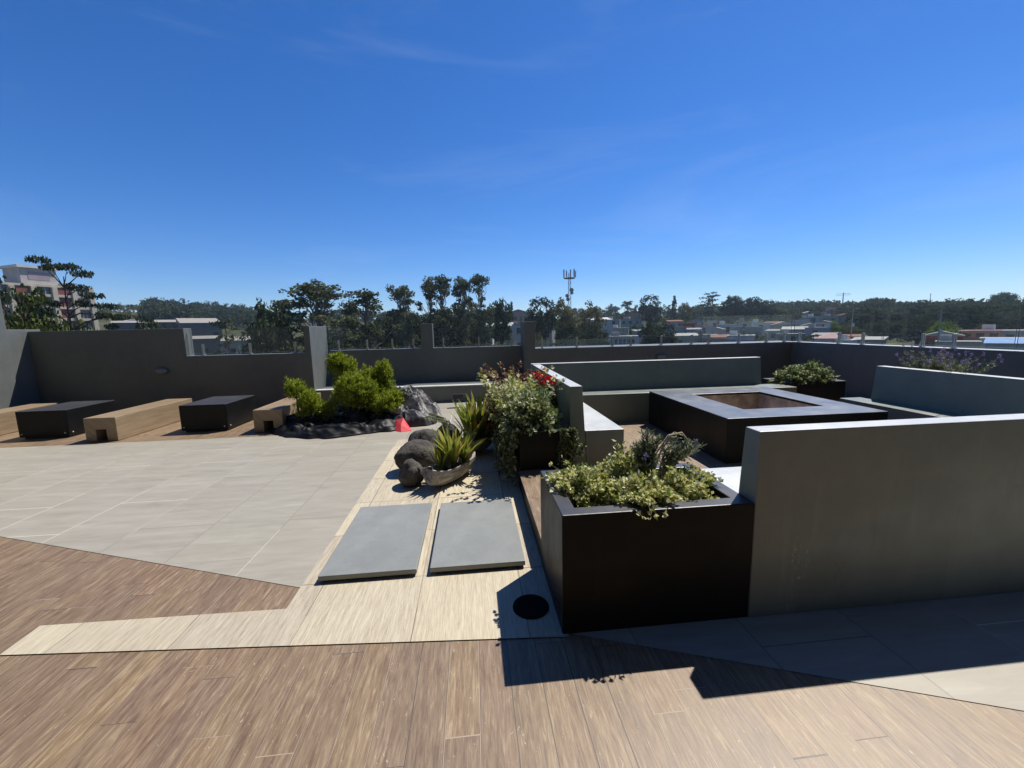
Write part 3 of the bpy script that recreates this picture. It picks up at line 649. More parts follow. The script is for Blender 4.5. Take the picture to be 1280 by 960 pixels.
# crumpled sheets
def crumple(name,label,cat,loc,W,D,h,shape,mat,seed,n=64,amp=.05,fs=5.,rz=0.,fold=False,smooth=True):
    b=MB(); off=Vector((seed*3.1,seed*1.7,seed*.9)); vs=[]
    for j in range(n+1):
        for i in range(n+1):
            u=i/n*2-1; v=j/n*2-1
            rr=math.hypot(u,v); ang=math.atan2(v,u); sq=max(abs(u),abs(v))/max(rr,1e-6) if rr>1e-6 else 1
            uu,vv=u*sq,v*sq   # square -> disc
            edge=1+.16*noise.noise(Vector((math.cos(ang)*1.6,math.sin(ang)*1.6,0))+off)+.06*noise.noise(Vector((math.cos(ang)*6,math.sin(ang)*6,0))+off)
            x=uu*W*.5*edge; y=vv*D*.5*edge; q=min(1,math.hypot(uu,vv))
            P=Vector((x,y,0))
            f1=1-abs(noise.noise(P*fs+off))*2.2; f2=1-abs(noise.noise(P*fs*2.3+off*2))*2.2
            if fold: 
                W_=P+Vector((noise.noise(P*2+off),noise.noise(P*2-off),0))*.25
                f1=1-abs(noise.noise(Vector((W_.x*2.2,W_.y*6.5,0))+off))*2.6; f2=1-abs(noise.noise(Vector((W_.x*6-W_.y*3,W_.y*9+W_.x*4,3))+off))*2.4
            z=h*shape(uu,vv)+amp*(f1*.7+f2*.35)*min(1,(1-q)*5+.25)
            z=max(z*(1 if q<.97 else .25),.0)+.010
            x+=.03*noise.noise(P*7+off); y+=.03*noise.noise(P*7-off)
            vs.append((x,y,z))
    fs_=[(j*(n+1)+i,j*(n+1)+i+1,(j+1)*(n+1)+i+1,(j+1)*(n+1)+i) for j in range(n) for i in range(n)]
    b.poly(vs,fs_); o=b.build(name,mat,loc=loc,smooth=smooth); o.rotation_euler=(0,0,rz); return tag(o,label,cat)
crumple('plastic_sheet','black plastic sheet crumpled on the floor under the yellow-green bushes','sheet',(-2.15,6.98,.004),2.3,1.45,.14,lambda u,v:max(0,1-abs(math.hypot(u,v)-.70)*2.6)*.55+.3*(1-math.hypot(u,v)),M['plastic'],3,110,.075,6.,fold=True)
crumple('canvas_cover','grey and white crumpled canvas cover heaped right of the bushes','cover',(-1.10,7.5,.004),1.0,1.2,.42,lambda u,v:max(0,1-math.hypot((u+.34)*.80,v*.8)**2.2)*1.0,M['canvas'],8,46,.17,3.2,fold=True,smooth=False)
crumple('dark_cover','dark grey folded cover lying in front of the canvas heap','cover',(-1.02,6.98,.004),.72,.5,.24,lambda u,v:max(0,1-math.hypot(u*.9+.1,v))**.6*.9,M['darkcanvas'],5,60,.06,5.,fold=True)
b=MB(); b.poly([(-.17,.07,.0),(-.06,-.13,.0),(.05,-.22,.0),(.20,-.16,.0),(.16,.02,.0),(.06,.14,.0),(.05,.05,.17),(-.08,.08,.13),(.03,-.09,.085),(.12,-.05,.07)],[(0,1,7),(1,8,7),(1,2,8),(2,3,8),(3,9,8),(3,4,9),(4,5,6),(4,6,9),(8,9,6),(8,6,7),(5,7,6),(5,0,7)])
tag(b.build('red_cloth',M['red'],loc=(-1.21,6.64,.006)),'small bright red cloth dropped in front of the dark cover','cloth')
# ------------------------------------------------------------------ volcanic rocks
def rock(label,loc,r,seed,rz=0):
    import bmesh
    bm=bmesh.new(); bmesh.ops.create_icosphere(bm,subdivisions=5,radius=1)
    o=Vector((seed*2.7,seed*1.3,seed*4.1))
    for v in bm.verts:
        d=v.co.normalized(); k=1+.20*noise.noise(d*.9+o)+.07*noise.noise(d*2.2+o)+.025*noise.noise(d*7+o)
        p=Vector((d.x*r[0],d.y*r[1],d.z*r[2]))*k
        if p.z<-r[2]*.72: p.z=-r[2]*.72+ (p.z+r[2]*.72)*.1
        v.co=p
    me=bpy.data.meshes.new('rock'); bm.to_mesh(me); bm.free(); me.materials.append(M['rock'])
    me.polygons.foreach_set('use_smooth',[True]*len(me.polygons))
    ob=bpy.data.objects.new('rock',me); COL.objects.link(ob); ob.location=(loc[0],loc[1],r[2]*.72+.008); ob.rotation_euler=(0,0,rz)
    tag(ob,label,'rock','dark boulders on the ribbed path')
rock('smallest round dark rock in front, left of the log trough',(-.665,4.15),(.135,.13,.155),1)
rock('largest wide dark boulder behind the small round rock',(-.66,4.62),(.26,.20,.20),2,R(15))
rock('dark boulder behind the largest one, at the back left',(-.62,5.0),(.22,.19,.21),7,R(-10))
rock('dark rock half hidden behind the nearer bromeliad',(-.36,5.25),(.16,.15,.22),4)
# ------------------------------------------------------------------ log trough with bromeliads
def trough(label,loc,L,W,Hh,rz):
    n=22; m=14; b=MB(); vo=[];vi=[]
    for i in range(n+1):
        t=i/n*2-1; k=(1-abs(t)**5*.5)
        k2=max(0,(1-abs(t)**6*.9)); lift=.05*abs(t)**3
        for j in range(m+1):
            a=math.pi*(j/m); cx=-math.cos(a); sz=-math.sin(a)
            rough=1+.06*noise.noise(Vector((t*3,cx*2,sz*2)))
            vo.append((t*L*.5,cx*W*.5*k*rough,Hh+lift+sz*Hh*(.72+.28*k)*rough if j not in(0,m) else Hh+lift))
            vi.append((t*L*.5*.90,cx*W*.5*k*.80*rough,(Hh+lift+sz*Hh*.70*k2) if j not in(0,m) else Hh+lift*.9-.004))
    A=m+1
    f=[(i*A+j,(i+1)*A+j,(i+1)*A+j+1,i*A+j+1) for i in range(n) for j in range(m)]
    N0=len(vo); g=[tuple(N0+q for q in reversed(ff)) for ff in f]
    rims=[]
    for i in range(n):
        rims+=[(i*A,N0+i*A,N0+(i+1)*A,(i+1)*A),(i*A+m,(i+1)*A+m,N0+(i+1)*A+m,N0+i*A+m)]
    e=[tuple(list(range(0,A))+[N0+q for q in reversed(range(A))]), tuple([n*A+q for q in reversed(range(A))]+[N0+n*A+q for q in range(A)])]
    b.poly(vo+vi,f+g+rims+e); t=thing('log_trough',label,'trough',loc,rz,'log troughs planted with bromeliads')
    b.build('trough',M['log'],t,smooth=False)
    s=MB(); s.poly([(x*L*.5*.86,y*W*.5*.7,Hh*.72) for x,y in ((-.85,-.7),(.85,-.7),(1,0),(.85,.7),(-.85,.7),(-1,0))],[(0,1,2,3,4,5)]); s.build('soil',M['soil'],t)
def bromeliad(label,loc,n,Lr,tiltr,w=.038,seed=1,dirs=None):
    q=random.Random(seed); b=MB()
    for i in range(int(n*1.7)):
        a=q.random()*6.283; L=q.uniform(*Lr); tl=q.uniform(*tiltr); pts=[]; rad=Vector((math.cos(a),math.sin(a),0))
        p=Vector((rad.x*.015,rad.y*.015,q.random()*.03)); ang=tl; seg=7
        side=Vector((-rad.y,rad.x,0)); ww=w*q.uniform(.7,1.15)
        rows=[]
        for k in range(seg+1):
            t=k/seg; wd=ww*(.75+.5*t)*(1-t**2.2)**.6*.5+.0005
            nrm=(rad*math.cos(ang)*-1+Vector((0,0,math.sin(ang))))
            rows.append((p-side*wd+nrm*wd*.35,p.copy(),p+side*wd+nrm*wd*.35))
            p=p+(rad*math.sin(ang)+Vector((0,0,math.cos(ang))))*(L/seg); ang+=q.uniform(.0,.11)
        vs=[v for r_ in rows for v in r_]; fc=[]
        for k in range(seg): fc+=[(k*3,k*3+1,k*3+4,k*3+3),(k*3+1,k*3+2,k*3+5,k*3+4)]
        b.poly(vs,fc)
    o=b.build('bromeliad',M['brom'],loc=loc,smooth=True); tag(o,label,'plant','bromeliads in the log troughs'); return o
trough('pale weathered log trough holding bromeliads in front of the boulders',(-.27,4.20,.01),.70,.27,.18,R(53))
trough('dark log trough behind, half hidden under tall bromeliads',(.02,5.15,.01),.6,.26,.2,R(50))
bromeliad('short yellow-green bromeliad at the near end of the pale trough',(-.36,4.11,.12),22,(.20,.34),(.0,.35),.036,3)
bromeliad('arching yellow-green bromeliad in the middle of the pale trough',(-.24,4.22,.13),38,(.30,.50),(.0,.5),.042,5)
bromeliad('wide bromeliad at the far end of the pale trough',(-.13,4.34,.13),26,(.24,.42),(.05,.6),.04,8)
bromeliad('tall upright bromeliad at the near end of the rear trough',(-.06,5.05,.15),36,(.38,.60),(.0,.45),.046,11)
bromeliad('tallest bromeliad with a reddish spike in the rear trough',(.06,5.2,.15),36,(.42,.66),(.0,.4),.046,14)
bromeliad('dark outward leaning bromeliad at the far right of the rear trough',(.14,5.32,.12),18,(.3,.5),(.3,.9),.04,17)
# small palm frond
b=MB(); q=random.Random(9)
for fr in range(5):
    a=R(150+fr*22); tip=Vector((math.cos(a)*.36,math.sin(a)*.30,.26+.08*q.random()))
    pts=[Vector((0,0,0)),Vector((tip.x*.35,tip.y*.35,.24)),tip]; b.tube(pts,[.005,.004,.002],4,1)
    for k in range(26):
        t=.25+.75*k/26; p=pts[0].lerp(pts[1],t*2) if t<.5 else pts[1].lerp(pts[2],t*2-1)
        for sgn in (-1,1): b.leaf(p,Vector((tip.x*.5-sgn*tip.y,tip.y*.5+sgn*tip.x,.05)),.11*(1.1-t*.6),.009,q,.1,0,.3)
tag(b.build('fern_palm',[M['trail'],M['stem']],loc=(-.28,5.35,.18)),'small feathery palm beside the rear log trough','plant')
# garden spotlight
t=thing('garden_spotlight','small black garden spotlight on a stake in front of the low ledge','light',(-.37,8.35,.004))
b=MB(); b.tube([(0,0,0),(0,0,.17)],.012,8); b.build('stake',M['darkmetal'],t)
b=MB(); b.box(-.05,.16,-.05,.05,.17,.27); b.build('lamp_head',M['darkmetal'],t,bevel=.008)
# SECTION land
# ------------------------------------------------------------------ terrain
SKY=[(-400,396),(0,392),(120,388),(180,390),(210,394),(250,396),(330,400),(640,400),(760,394),(850,394),(950,393),(1030,390),(1060,393),(1090,389),(1145,399),(1190,394),(1240,396),(1290,399),(1700,399)]
def lerp_tab(tab,x):
    if x<=tab[0][0]: return tab[0][1]
    for (a,b_),(c,d) in zip(tab,tab[1:]):
        if x<=c: t=(x-a)/(c-a); t=t*t*(3-2*t); return b_+(d-b_)*t
    return tab[-1][1]
AZT=[(azim(px,405),px) for px in range(-300,1600,20)]; AZK=[q[0] for q in AZT]
def px_of(a):
    i=bisect(AZK,a)
    if i<=0: return AZT[0][1]
    if i>=len(AZT): return AZT[-1][1]
    (a0,p0),(a1,p1)=AZT[i-1],AZT[i]; return p0+(p1-p0)*(a-a0)/(a1-a0)
DH=460.
def terr(X,Y):
    d=math.hypot(X,Y); a=math.atan2(X,Y); px=px_of(a)
    row=lerp_tab(SKY,px); zh=zrow(px,row,DH) if -1.2<a<1.2 else 14
    tab=[(0,-16),(50,-14),(100,-11),(160,-8),(230,-4.5),(320,zh*.42-1.5),(DH,zh),(700,zh-12),(1400,zh-25),(4000,zh-60)]
    z=lerp_tab(tab,d)
    if d>60: z+=min(1,(d-60)/200)*2.0*noise.noise(Vector((X*.012,Y*.012,3.3)))
    return z
b=MB(); rads=[0,25,50,75,100,125,150,175,200,225,250,275,300,325,350,375,400,425,450,475,500,540,600,700,800,900]; NA=150
vs=[];
for r_ in rads:
    for k in range(NA+1):
        a=-1.75+3.5*k/NA; X,Y=math.sin(a)*r_,math.cos(a)*r_; vs.append((X,Y,terr(X,Y)))
fc=[(i*(NA+1)+k+1,i*(NA+1)+k,(i+1)*(NA+1)+k,(i+1)*(NA+1)+k+1) for i in range(len(rads)-1) for k in range(NA)]
b.poly(vs,fc)
k=N('hillside'); P=k.co(); a1=k.noise(P,.03,6,.6); a2=k.noise(P,.25,5,.65)
colr=k.ramp(k.m('ADD',k.m('MULTIPLY',a1,.55),k.m('MULTIPLY',a2,.45)),[(.35,(.022,.03,.012)),(.47,(.045,.052,.022)),(.58,(.085,.082,.042)),(.72,(.2,.175,.125))])
struct(b.build('terrain',k.pbr(colr,.95,None,.1),smooth=True))
def d_row(px,py,lo=90,hi=455):
    """distance where the terrain meets that picture row"""
    best=lo; bd=1e9; d=lo
    while d<hi:
        X,Y=at(px,d); e=abs(terr(X,Y)-zrow(px,py,d))/d
        if e<bd: bd=e; best=d
        d+=4
    return best
# ------------------------------------------------------------------ trees
def clump(b,rg,c,r,n,size,up=0.):
    for i in range(n):
        d=Vector((rg.gauss(0,1),rg.gauss(0,1),rg.gauss(0,1))).normalized()*rg.random()**.45
        b.quad(Vector(c)+Vector((d.x*r[0],d.y*r[1],d.z*r[2])),size*rg.uniform(.6,1.3),rg,0,up)
def limb(b,p0,p1,r0,r1,rg,j=.08):
    p0,p1=Vector(p0),Vector(p1); L=(p1-p0).length; pts=[p0]
    for t in (.33,.66): pts.append(p0.lerp(p1,t)+Vector((rg.gauss(0,j),rg.gauss(0,j),rg.gauss(0,j)))*L)
    pts.append(p1); b.tube(pts,[r0+(r1-r0)*t for t in (0,.33,.66,1)],6,0,False)
PROTO={}
def proto(kind,seed):
    rg=random.Random(seed*17+len(kind)); tr=MB(); cr=MB()
    if kind=='euc':      # 20 m, narrow, separate puffs
        top=Vector((rg.gauss(0,.8),rg.gauss(0,.8),18)); limb(tr,(0,0,-3),top*.6,.34,.2,rg,.02); limb(tr,top*.6,top,.2,.06,rg,.03)
        for i in range(52):
            t=rg.uniform(.16,1)**.8; p0=top*(t*.8); a=rg.random()*6.283; rr=rg.uniform(.5,3.1)*(1.15-abs(t-.62)*1.1)
            p1=Vector((p0.x+math.cos(a)*rr,p0.y+math.sin(a)*rr,t*18+rg.uniform(.3,1.6)))
            limb(tr,p0,p1,.09,.03,rg); q=rg.uniform(.6,1.35); clump(cr,rg,p1,(q,q,q*.62),int(80*q),.42,.4)
        clump(cr,rg,top+Vector((0,0,.5)),(1.0,1.0,.8),60,.42)
        b1,b2='palebark','euc'
    elif kind=='dense':   # 13 m, broad heavy crown
        limb(tr,(0,0,-3),(0,0,5),.5,.4,rg,.02)
        for i in range(54):
            d=Vector((rg.gauss(0,1),rg.gauss(0,1),rg.gauss(.1,.9))).normalized()*rg.uniform(.45,1)
            c=Vector((d.x*4.6,d.y*4.6,7.6+d.z*4.9)); c.x*=1+.25*noise.noise(c*.3+Vector((seed,0,0)))
            if rg.random()<.35: limb(tr,(0,0,4.5),c,.2,.05,rg)
            q=rg.uniform(.9,1.7); clump(cr,rg,c,(q,q,q*.75),int(44*q),.62,.3)
        b1,b2='bark','dark'
    elif kind=='olive':   # 11 m rounded, lighter
        limb(tr,(0,0,-3),(0,0,4),.35,.28,rg,.02)
        for i in range(46):
            d=Vector((rg.gauss(0,1),rg.gauss(0,1),rg.gauss(.1,.9))).normalized()*rg.uniform(.45,1)
            c=Vector((d.x*3.9,d.y*3.9,6.4+d.z*4.1))
            if rg.random()<.35: limb(tr,(0,0,3.5),c,.15,.04,rg)
            q=rg.uniform(.8,1.4); clump(cr,rg,c,(q,q,q*.8),int(48*q),.5,.3)
        b1,b2='bark','olive'
    elif kind=='near':    # 7 m leafy tree close by, small leaves
        limb(tr,(0,0,-9),(0,0,2.5),.3,.25,rg,.01)
        for i in range(130):
            d=Vector((rg.gauss(0,1),rg.gauss(0,1),rg.gauss(.1,.9))).normalized()*rg.uniform(.4,1)
            c=Vector((d.x*3.7,d.y*3.7,4.1+d.z*3.0)); c.z+=.5*noise.noise(c*.5)
            if rg.random()<.4: limb(tr,(0,0,2),c,.1,.03,rg)
            q=rg.uniform(.6,1.1); clump(cr,rg,c,(q,q,q*.7),int(120*q),.24,.3)
        b1,b2='bark','olive'
    elif kind=='cone':    # 12 m conifer
        limb(tr,(0,0,-3),(0,0,11),.3,.05,rg,.01)
        for i in range(70):
            z=1.8+10*rg.random()**1.15; rr=(12-z)*.27*rg.uniform(.5,1); a=rg.random()*6.28
            clump(cr,rg,(math.cos(a)*rr,math.sin(a)*rr,z),(.7,.7,.4),22,.5)
        b1,b2='bark','pine'
    elif kind=='flat':    # 16 m flat topped pine
        limb(tr,(0,0,-3),(-.5,0,10.5),.26,.17,rg,.01); limb(tr,(-.5,0,10.5),(-.2,0,14.6),.16,.06,rg,.02)
        tiers=[(-2.3,.2,15.5,1.5),(-1.3,0,15.1,1.4),(.3,.3,15.2,1.6),(1.6,-.4,14.8,1.5),(.9,.6,14.0,1.7),(2.4,0,13.5,1.5),(3.6,.3,12.9,1.6),(4.8,0,12.2,1.5),(3.0,-.8,12.3,1.1),(-1.4,.5,13.0,1.0),(-2.6,0,12.6,1.0),(1.2,.5,13.0,1.2),(3.9,.3,11.6,.9),(2.2,0,11.0,.7)]
        for (x,y,z,r_) in tiers:
            limb(tr,(-.4,0,min(z-.8,14)),(x,y,z-.1),.06,.02,rg,.04); clump(cr,rg,(x,y,z),(r_*.95,r_*.95,.20),int(150*r_),.26,.5)
        b1,b2='bark','pine'
    elif kind=='tiers':   # 14 m dark spreading pine/cypress
        limb(tr,(0,0,-3),(.2,0,13),.36,.08,rg,.01)
        for i in range(34):
            z=rg.uniform(4.5,14); a=rg.random()*6.28; rr=rg.uniform(.8,3.6)*(1.1-((z-8.5)/7)**2*.5)
            p=(math.cos(a)*rr,math.sin(a)*rr,z); limb(tr,(0,0,z-.7),p,.08,.03,rg,.04); clump(cr,rg,p,(1.25,1.25,.42),46,.46,.6)
        b1,b2='bark','pine'
    elif kind=='bush':    # 4 m shrub
        limb(tr,(0,0,-1.5),(0,0,2),.12,.06,rg)
        for i in range(22):
            d=Vector((rg.gauss(0,1),rg.gauss(0,1),rg.gauss(.2,.8))).normalized()*rg.uniform(.3,1)
            q=rg.uniform(.5,.85); clump(cr,rg,(d.x*1.7,d.y*1.7,2.0+d.z*1.8),(q,q,q*.8),int(56*q),.34,.3)
        b1,b2='bark','bright'
    return tr.mesh('trunk',M[b1]),cr.mesh('crown',M[b2]),max(v[2] for v in cr.v),max(abs(v[0]) for v in cr.v)
def tree(kind,label,px,D,top,width=None,seed=None,leaf=None,group=None,name=None,base=None):
    seed=seed if seed is not None else rnd.randint(0,2)
    if (kind,seed) not in PROTO: PROTO[(kind,seed)]=proto(kind,seed)
    tm,cm,hh,ww=PROTO[(kind,seed)]
    X,Y=at(px,D); zb=terr(X,Y) if base is None else base; h=max(1.5,zrow(px,top,D)-zb); s=h/hh
    nm=name or {'euc':'eucalyptus_tree','dense':'evergreen_tree','olive':'broadleaf_tree','cone':'conifer','flat':'pine_tree','tiers':'pine_tree','bush':'shrub'}[kind]
    t=thing(nm,label,'tree' if kind!='bush' else 'shrub',(X,Y,zb),0,group)
    wx=s
    if width: wx=(width*.5*math.hypot(D,0)/F)/ww
    rz=rnd.random()*6.28 if kind!='flat' else -azim(px)
    a=bpy.data.objects.new('trunk',tm); c=bpy.data.objects.new('crown',cm)
    for o in (a,c):
        COL.objects.link(o); o.parent=t; o.scale=(wx,wx,s); o.rotation_euler=(0,0,rz)
    if leaf:
        c.data=cm.copy(); c.data.materials[0]=M[leaf]
    return t
EU='tall eucalyptus trees behind the recessed parapet'
tree('tiers','dark pine at the left frame edge beside the apartment block',8,50,329,46,1)
tree('near','large leafy green tree in front of the apartment block',34,58,356,86,0,'mid',name='broadleaf_tree')
tree('flat','slender pine with a flat spreading crown in front of the apartment block',92,52,320,74,0)
tree('bush','green shrub at the foot of the apartment block, left of the slender pine',62,46,396,40,0)
tree('bush','green shrub at the foot of the slender pine, on its right',103,56,393,34,1,'olive')
tree('dense','low dark round tree rising just above the tall left parapet',188,75,391,40,1)
tree('tiers','small spreading pine in front of the grey shed roofs, seen through the left glass',282,85,396,46,0)
tree('dense','big dark evergreen behind the left glass panel',334,72,371,70,0)
tree('euc','leafy eucalyptus right of the big dark evergreen, above the sunlit return wall',402,78,353,84,0,group=EU)
tree('euc','smaller eucalyptus half hidden behind the big dark evergreen',364,90,372,50,1,group=EU)
tree('euc','eucalyptus with a lone top tuft, right of the sunlit return wall',462,82,361,70,2,group=EU)
tree('euc','low leafy eucalyptus between the two sunlit ones above the bushes',437,95,382,44,1,group=EU)
tree('euc','slim eucalyptus, first of the tall row left of the middle pillar',509,92,355,44,0,group=EU)
tree('euc','slim eucalyptus, second of the tall row, above the middle pillar',534,96,349,44,1,group=EU)
tree('euc','tall eucalyptus with a wide open crown in the middle of the tall row',556,94,343,52,2,group=EU)
tree('euc','tall eucalyptus just left of the tallest one',577,98,345,40,0,group=EU)
tree('euc','tallest eucalyptus, last of the row on the right',597,92,341,46,1,group=EU)
tree('dense','dark evergreen under the first slim eucalyptus',500,100,383,58,1)
tree('dense','dark evergreen under the wide crowned eucalyptus',566,104,376,62,2)
tree('dense','dark evergreen under the tallest eucalyptus',594,110,383,52,0)
tree('dense','dark rounded evergreen right of the eucalyptus row',626,125,371,46,1)
tree('dense','dark evergreen behind the glass between the sunlit return wall and the lone tufted eucalyptus',425,105,396,60,2)
tree('dense','dark evergreen behind the glass left of the middle pillar',475,108,394,60,0)
tree('dense','dark low evergreen right behind the middle pillar',534,112,392,56,1)
tree('cone','tiny conifer on the skyline left of the phone mast wood',640,230,376,10,0)
tree('dense','dark evergreen left of the phone mast',676,135,368,46,2)
tree('olive','olive brown tree directly below the phone mast',706,140,371,48,0)
tree('olive','olive brown tree right of the phone mast',738,138,374,44,1)
tree('dense','dark tree behind the glass below the phone mast',712,105,402,50,0)
tree('dense','dark tree behind the glass right of the phone mast',744,108,407,42,1)
tree('olive','small olive tree beside the pillar behind the flower planter',674,100,412,20,2)
tree('euc','small thin tree on the skyline right of the mast wood',783,260,376,18,0,group=None)
tree('dense','open crowned dark tree on the skyline above the white box building',812,240,367,32,2,)
tree('dense','dark round tree behind the glass, left one of a close pair',812,118,400,30,1)
tree('dense','dark round tree behind the glass, right one of a close pair',833,120,402,30,2)
tree('cone','pointed conifer on the skyline above the village',842,260,369,14,1)
tree('olive','round olive tree just right of the pointed conifer',857,270,377,20,0)
tree('tiers','tall dark tree standing highest on the ridge above the village',889,255,364,28,1)
tree('dense','broad dark tree right of the highest one on the ridge',912,262,368,32,0)
tree('dense','dark dome shaped tree in the middle of the ridge',937,268,370,34,1)
tree('dense','dark round tree at the right end of the ridge clump',956,275,374,28,2)
tree('olive','yellowish tree at the foot of the ridge clump',972,285,382,22,1)
tree('cone','slim tree on the skyline left of the pylon',1033,400,375,7,0)
tree('olive','bright yellow-green round tree among the village houses',940,210,396,20,2,'bright',name='broadleaf_tree')
tree('olive','bright green round tree beside the red buildings on the right',1184,150,400,30,0,'bright',name='broadleaf_tree')
tree('olive','light green tree at the top of the village street',1040,215,400,24,1,'bright',name='broadleaf_tree')
tree('olive','slim light tree left of the wooded hill, behind the right glass',1062,165,404,20,2)
tree('dense','dark tree at the foot of the wooded hill behind the right glass',1105,175,398,40,0)
tree('dense','dark spreading tree in front of the wooded hill beside the utility pole',1150,170,396,48,2)
tree('dense','tree with a bump shaped crown on the wooded hill skyline',1249,330,364,22,1)
# woods that read as one mass
def wood(name,label,n,pxr,dr,hr,mat,seed):
    rg=random.Random(seed); b=MB()
    for i in range(n):
        px=rg.uniform(*pxr); D=rg.uniform(*dr); X,Y=at(px,D); z=terr(X,Y); h=rg.uniform(*hr); r_=h*rg.uniform(.34,.55)
        for j in range(11):
            d=Vector((rg.gauss(0,1),rg.gauss(0,1),rg.gauss(.2,.8))).normalized()*rg.uniform(.4,1)
            q=r_*rg.uniform(.35,.55); clump(b,rg,(X+d.x*r_,Y+d.y*r_,z+h*.58+d.z*h*.42),(q,q,q*.75),20,r_*.30,0.)
    o=b.build(name,mat); tag(o,label,'woodland',None,'stuff')
wood('hill_wood','dark dense wood covering the hill on the right skyline',760,(1066,1330),(215,470),(6,11.5),M['dark'],1)
wood('hill_wood','lighter olive trees scattered through the wooded right hill',30,(1060,1330),(200,470),(5,9),M['olive'],2)
wood('hill_wood','dark wood along the ridge in the centre of the skyline',260,(860,1062),(290,470),(7,11),M['dark'],3)
wood('hill_wood','dark wood on the low hill behind the grey sheds on the left',170,(185,330),(300,470),(9,14),M['dark'],4)
wood('hill_wood','pale scrubby trees on the bare hill right of the apartment block',70,(100,215),(350,470),(3,7),M['olive'],5)
wood('hill_wood','trees on the skyline behind the eucalyptus row',260,(320,860),(300,470),(7,11),M['dark'],6)
wood('garden_greenery','green garden shrubs scattered between the village houses',620,(600,1070),(125,330),(2,5),M['olive'],7)
wood('garden_greenery','dark garden trees scattered between the village houses',330,(600,1090),(135,340),(3,7),M['dark'],8)
wood('garden_greenery','undergrowth below the eucalyptus trees on the left',260,(225,650),(80,210),(2,5.5),M['olive'],9)
# SECTION town
# ------------------------------------------------------------------ houses
PM={}
def pm(c):
    c=tuple(c)
    if c not in PM: PM[c]=flat('plaster_%d'%len(PM),c,.85,.14,.6,.15)
    return PM[c]
WIN=flat('window_dark',(.02,.024,.03),.15,.2,2,.6)
CREAM=(.45,.40,.31); WHITE=(.53,.525,.50); GREY=(.25,.245,.235); LILAC=(.35,.325,.385); RED=(.30,.07,.05); SALMON=(.48,.25,.18); TEAL=(.2,.33,.31); ROOF=(.3,.29,.27); RUST=(.22,.11,.075); PALE=(.37,.36,.335); BLUE=(.22,.34,.55); PINK=(.5,.33,.31)
def house(label,px,D,w_px,top,wall,roof,floors=2,kind='flat',rz=None,base=None,name='house',group='houses of the village below the terrace',dep=.8,cat='house',nw=None):
    X,Y=at(px,D); zb=(terr(X,Y) if base is None else zrow(px,base,D)); h=max(2.2,zrow(px,top,D)-zb); W_=w_px*D/F; Dp=max(4.,W_*dep)
    rg=random.Random(int(px*7+D)); rz=-azim(px)+(rg.uniform(-.35,.35) if rz is None else rz)
    t=thing(name,label,cat,(X,Y,zb),rz,group)
    b=MB(); b.box(-W_/2,W_/2,0,Dp,-4,h); b.build('wall',pm(wall),t)
    r_=MB()
    if kind=='flat':
        r_.box(-W_/2-.15,W_/2+.15,-.15,Dp+.15,h+.003,h+.22)
        if rg.random()<.6: r_.box(-W_/2+.5,-W_/2+.5+W_*.28,Dp*.4,Dp*.75,h+.22,h+1.5)
    elif kind=='gable':
        e=.3; rh=W_*.17; r_.prism([(-W_/2-e,-e,h+.003),(W_/2+e,-e,h+.003),(W_/2+e,-e,h+.1),(0,-e,h+rh),(-W_/2-e,-e,h+.1)],(0,Dp+2*e,0))
    elif kind=='shed':
        e=.3; rh=min(2.6,Dp*.16); r_.prism([(-W_/2-e,-e,h+.003),(-W_/2-e,Dp+e,h+.003),(-W_/2-e,Dp+e,h+rh),(-W_/2-e,-e,h+.12)],(W_+2*e,0,0))
    elif kind=='hip':
        e=.35; rh=W_*.2; a=[(-W_/2-e,-e,h+.003),(W_/2+e,-e,h+.003),(W_/2+e,Dp+e,h+.003),(-W_/2-e,Dp+e,h+.003),(0,Dp/2,h+rh)]
        r_.poly(a,[(3,2,1,0),(0,1,4),(1,2,4),(2,3,4),(3,0,4)])
    r_.build('roof',pm(roof),t)
    n=nw or max(1,int(W_/3.2)); fh=h/floors
    for fl in range(floors):
        for i in range(n):
            if rg.random()<.12: continue
            cx=-W_/2+W_*(i+.5)/n; ww=min(.65,W_/n*.3); z0=fl*fh+fh*.36; z1=fl*fh+fh*.78
            if fl==0 and i==n//2 and rg.random()<.6:
                d=MB(); d.box(cx-.5,cx+.5,-.05,-.003,0.02,min(2.1,fh*.85)); d.build('door',pm((.12,.09,.07)),t); continue
            v=MB(); v.box(cx-ww,cx+ww,-.04,-.003,z0,z1); v.build('window',WIN,t)
    return t
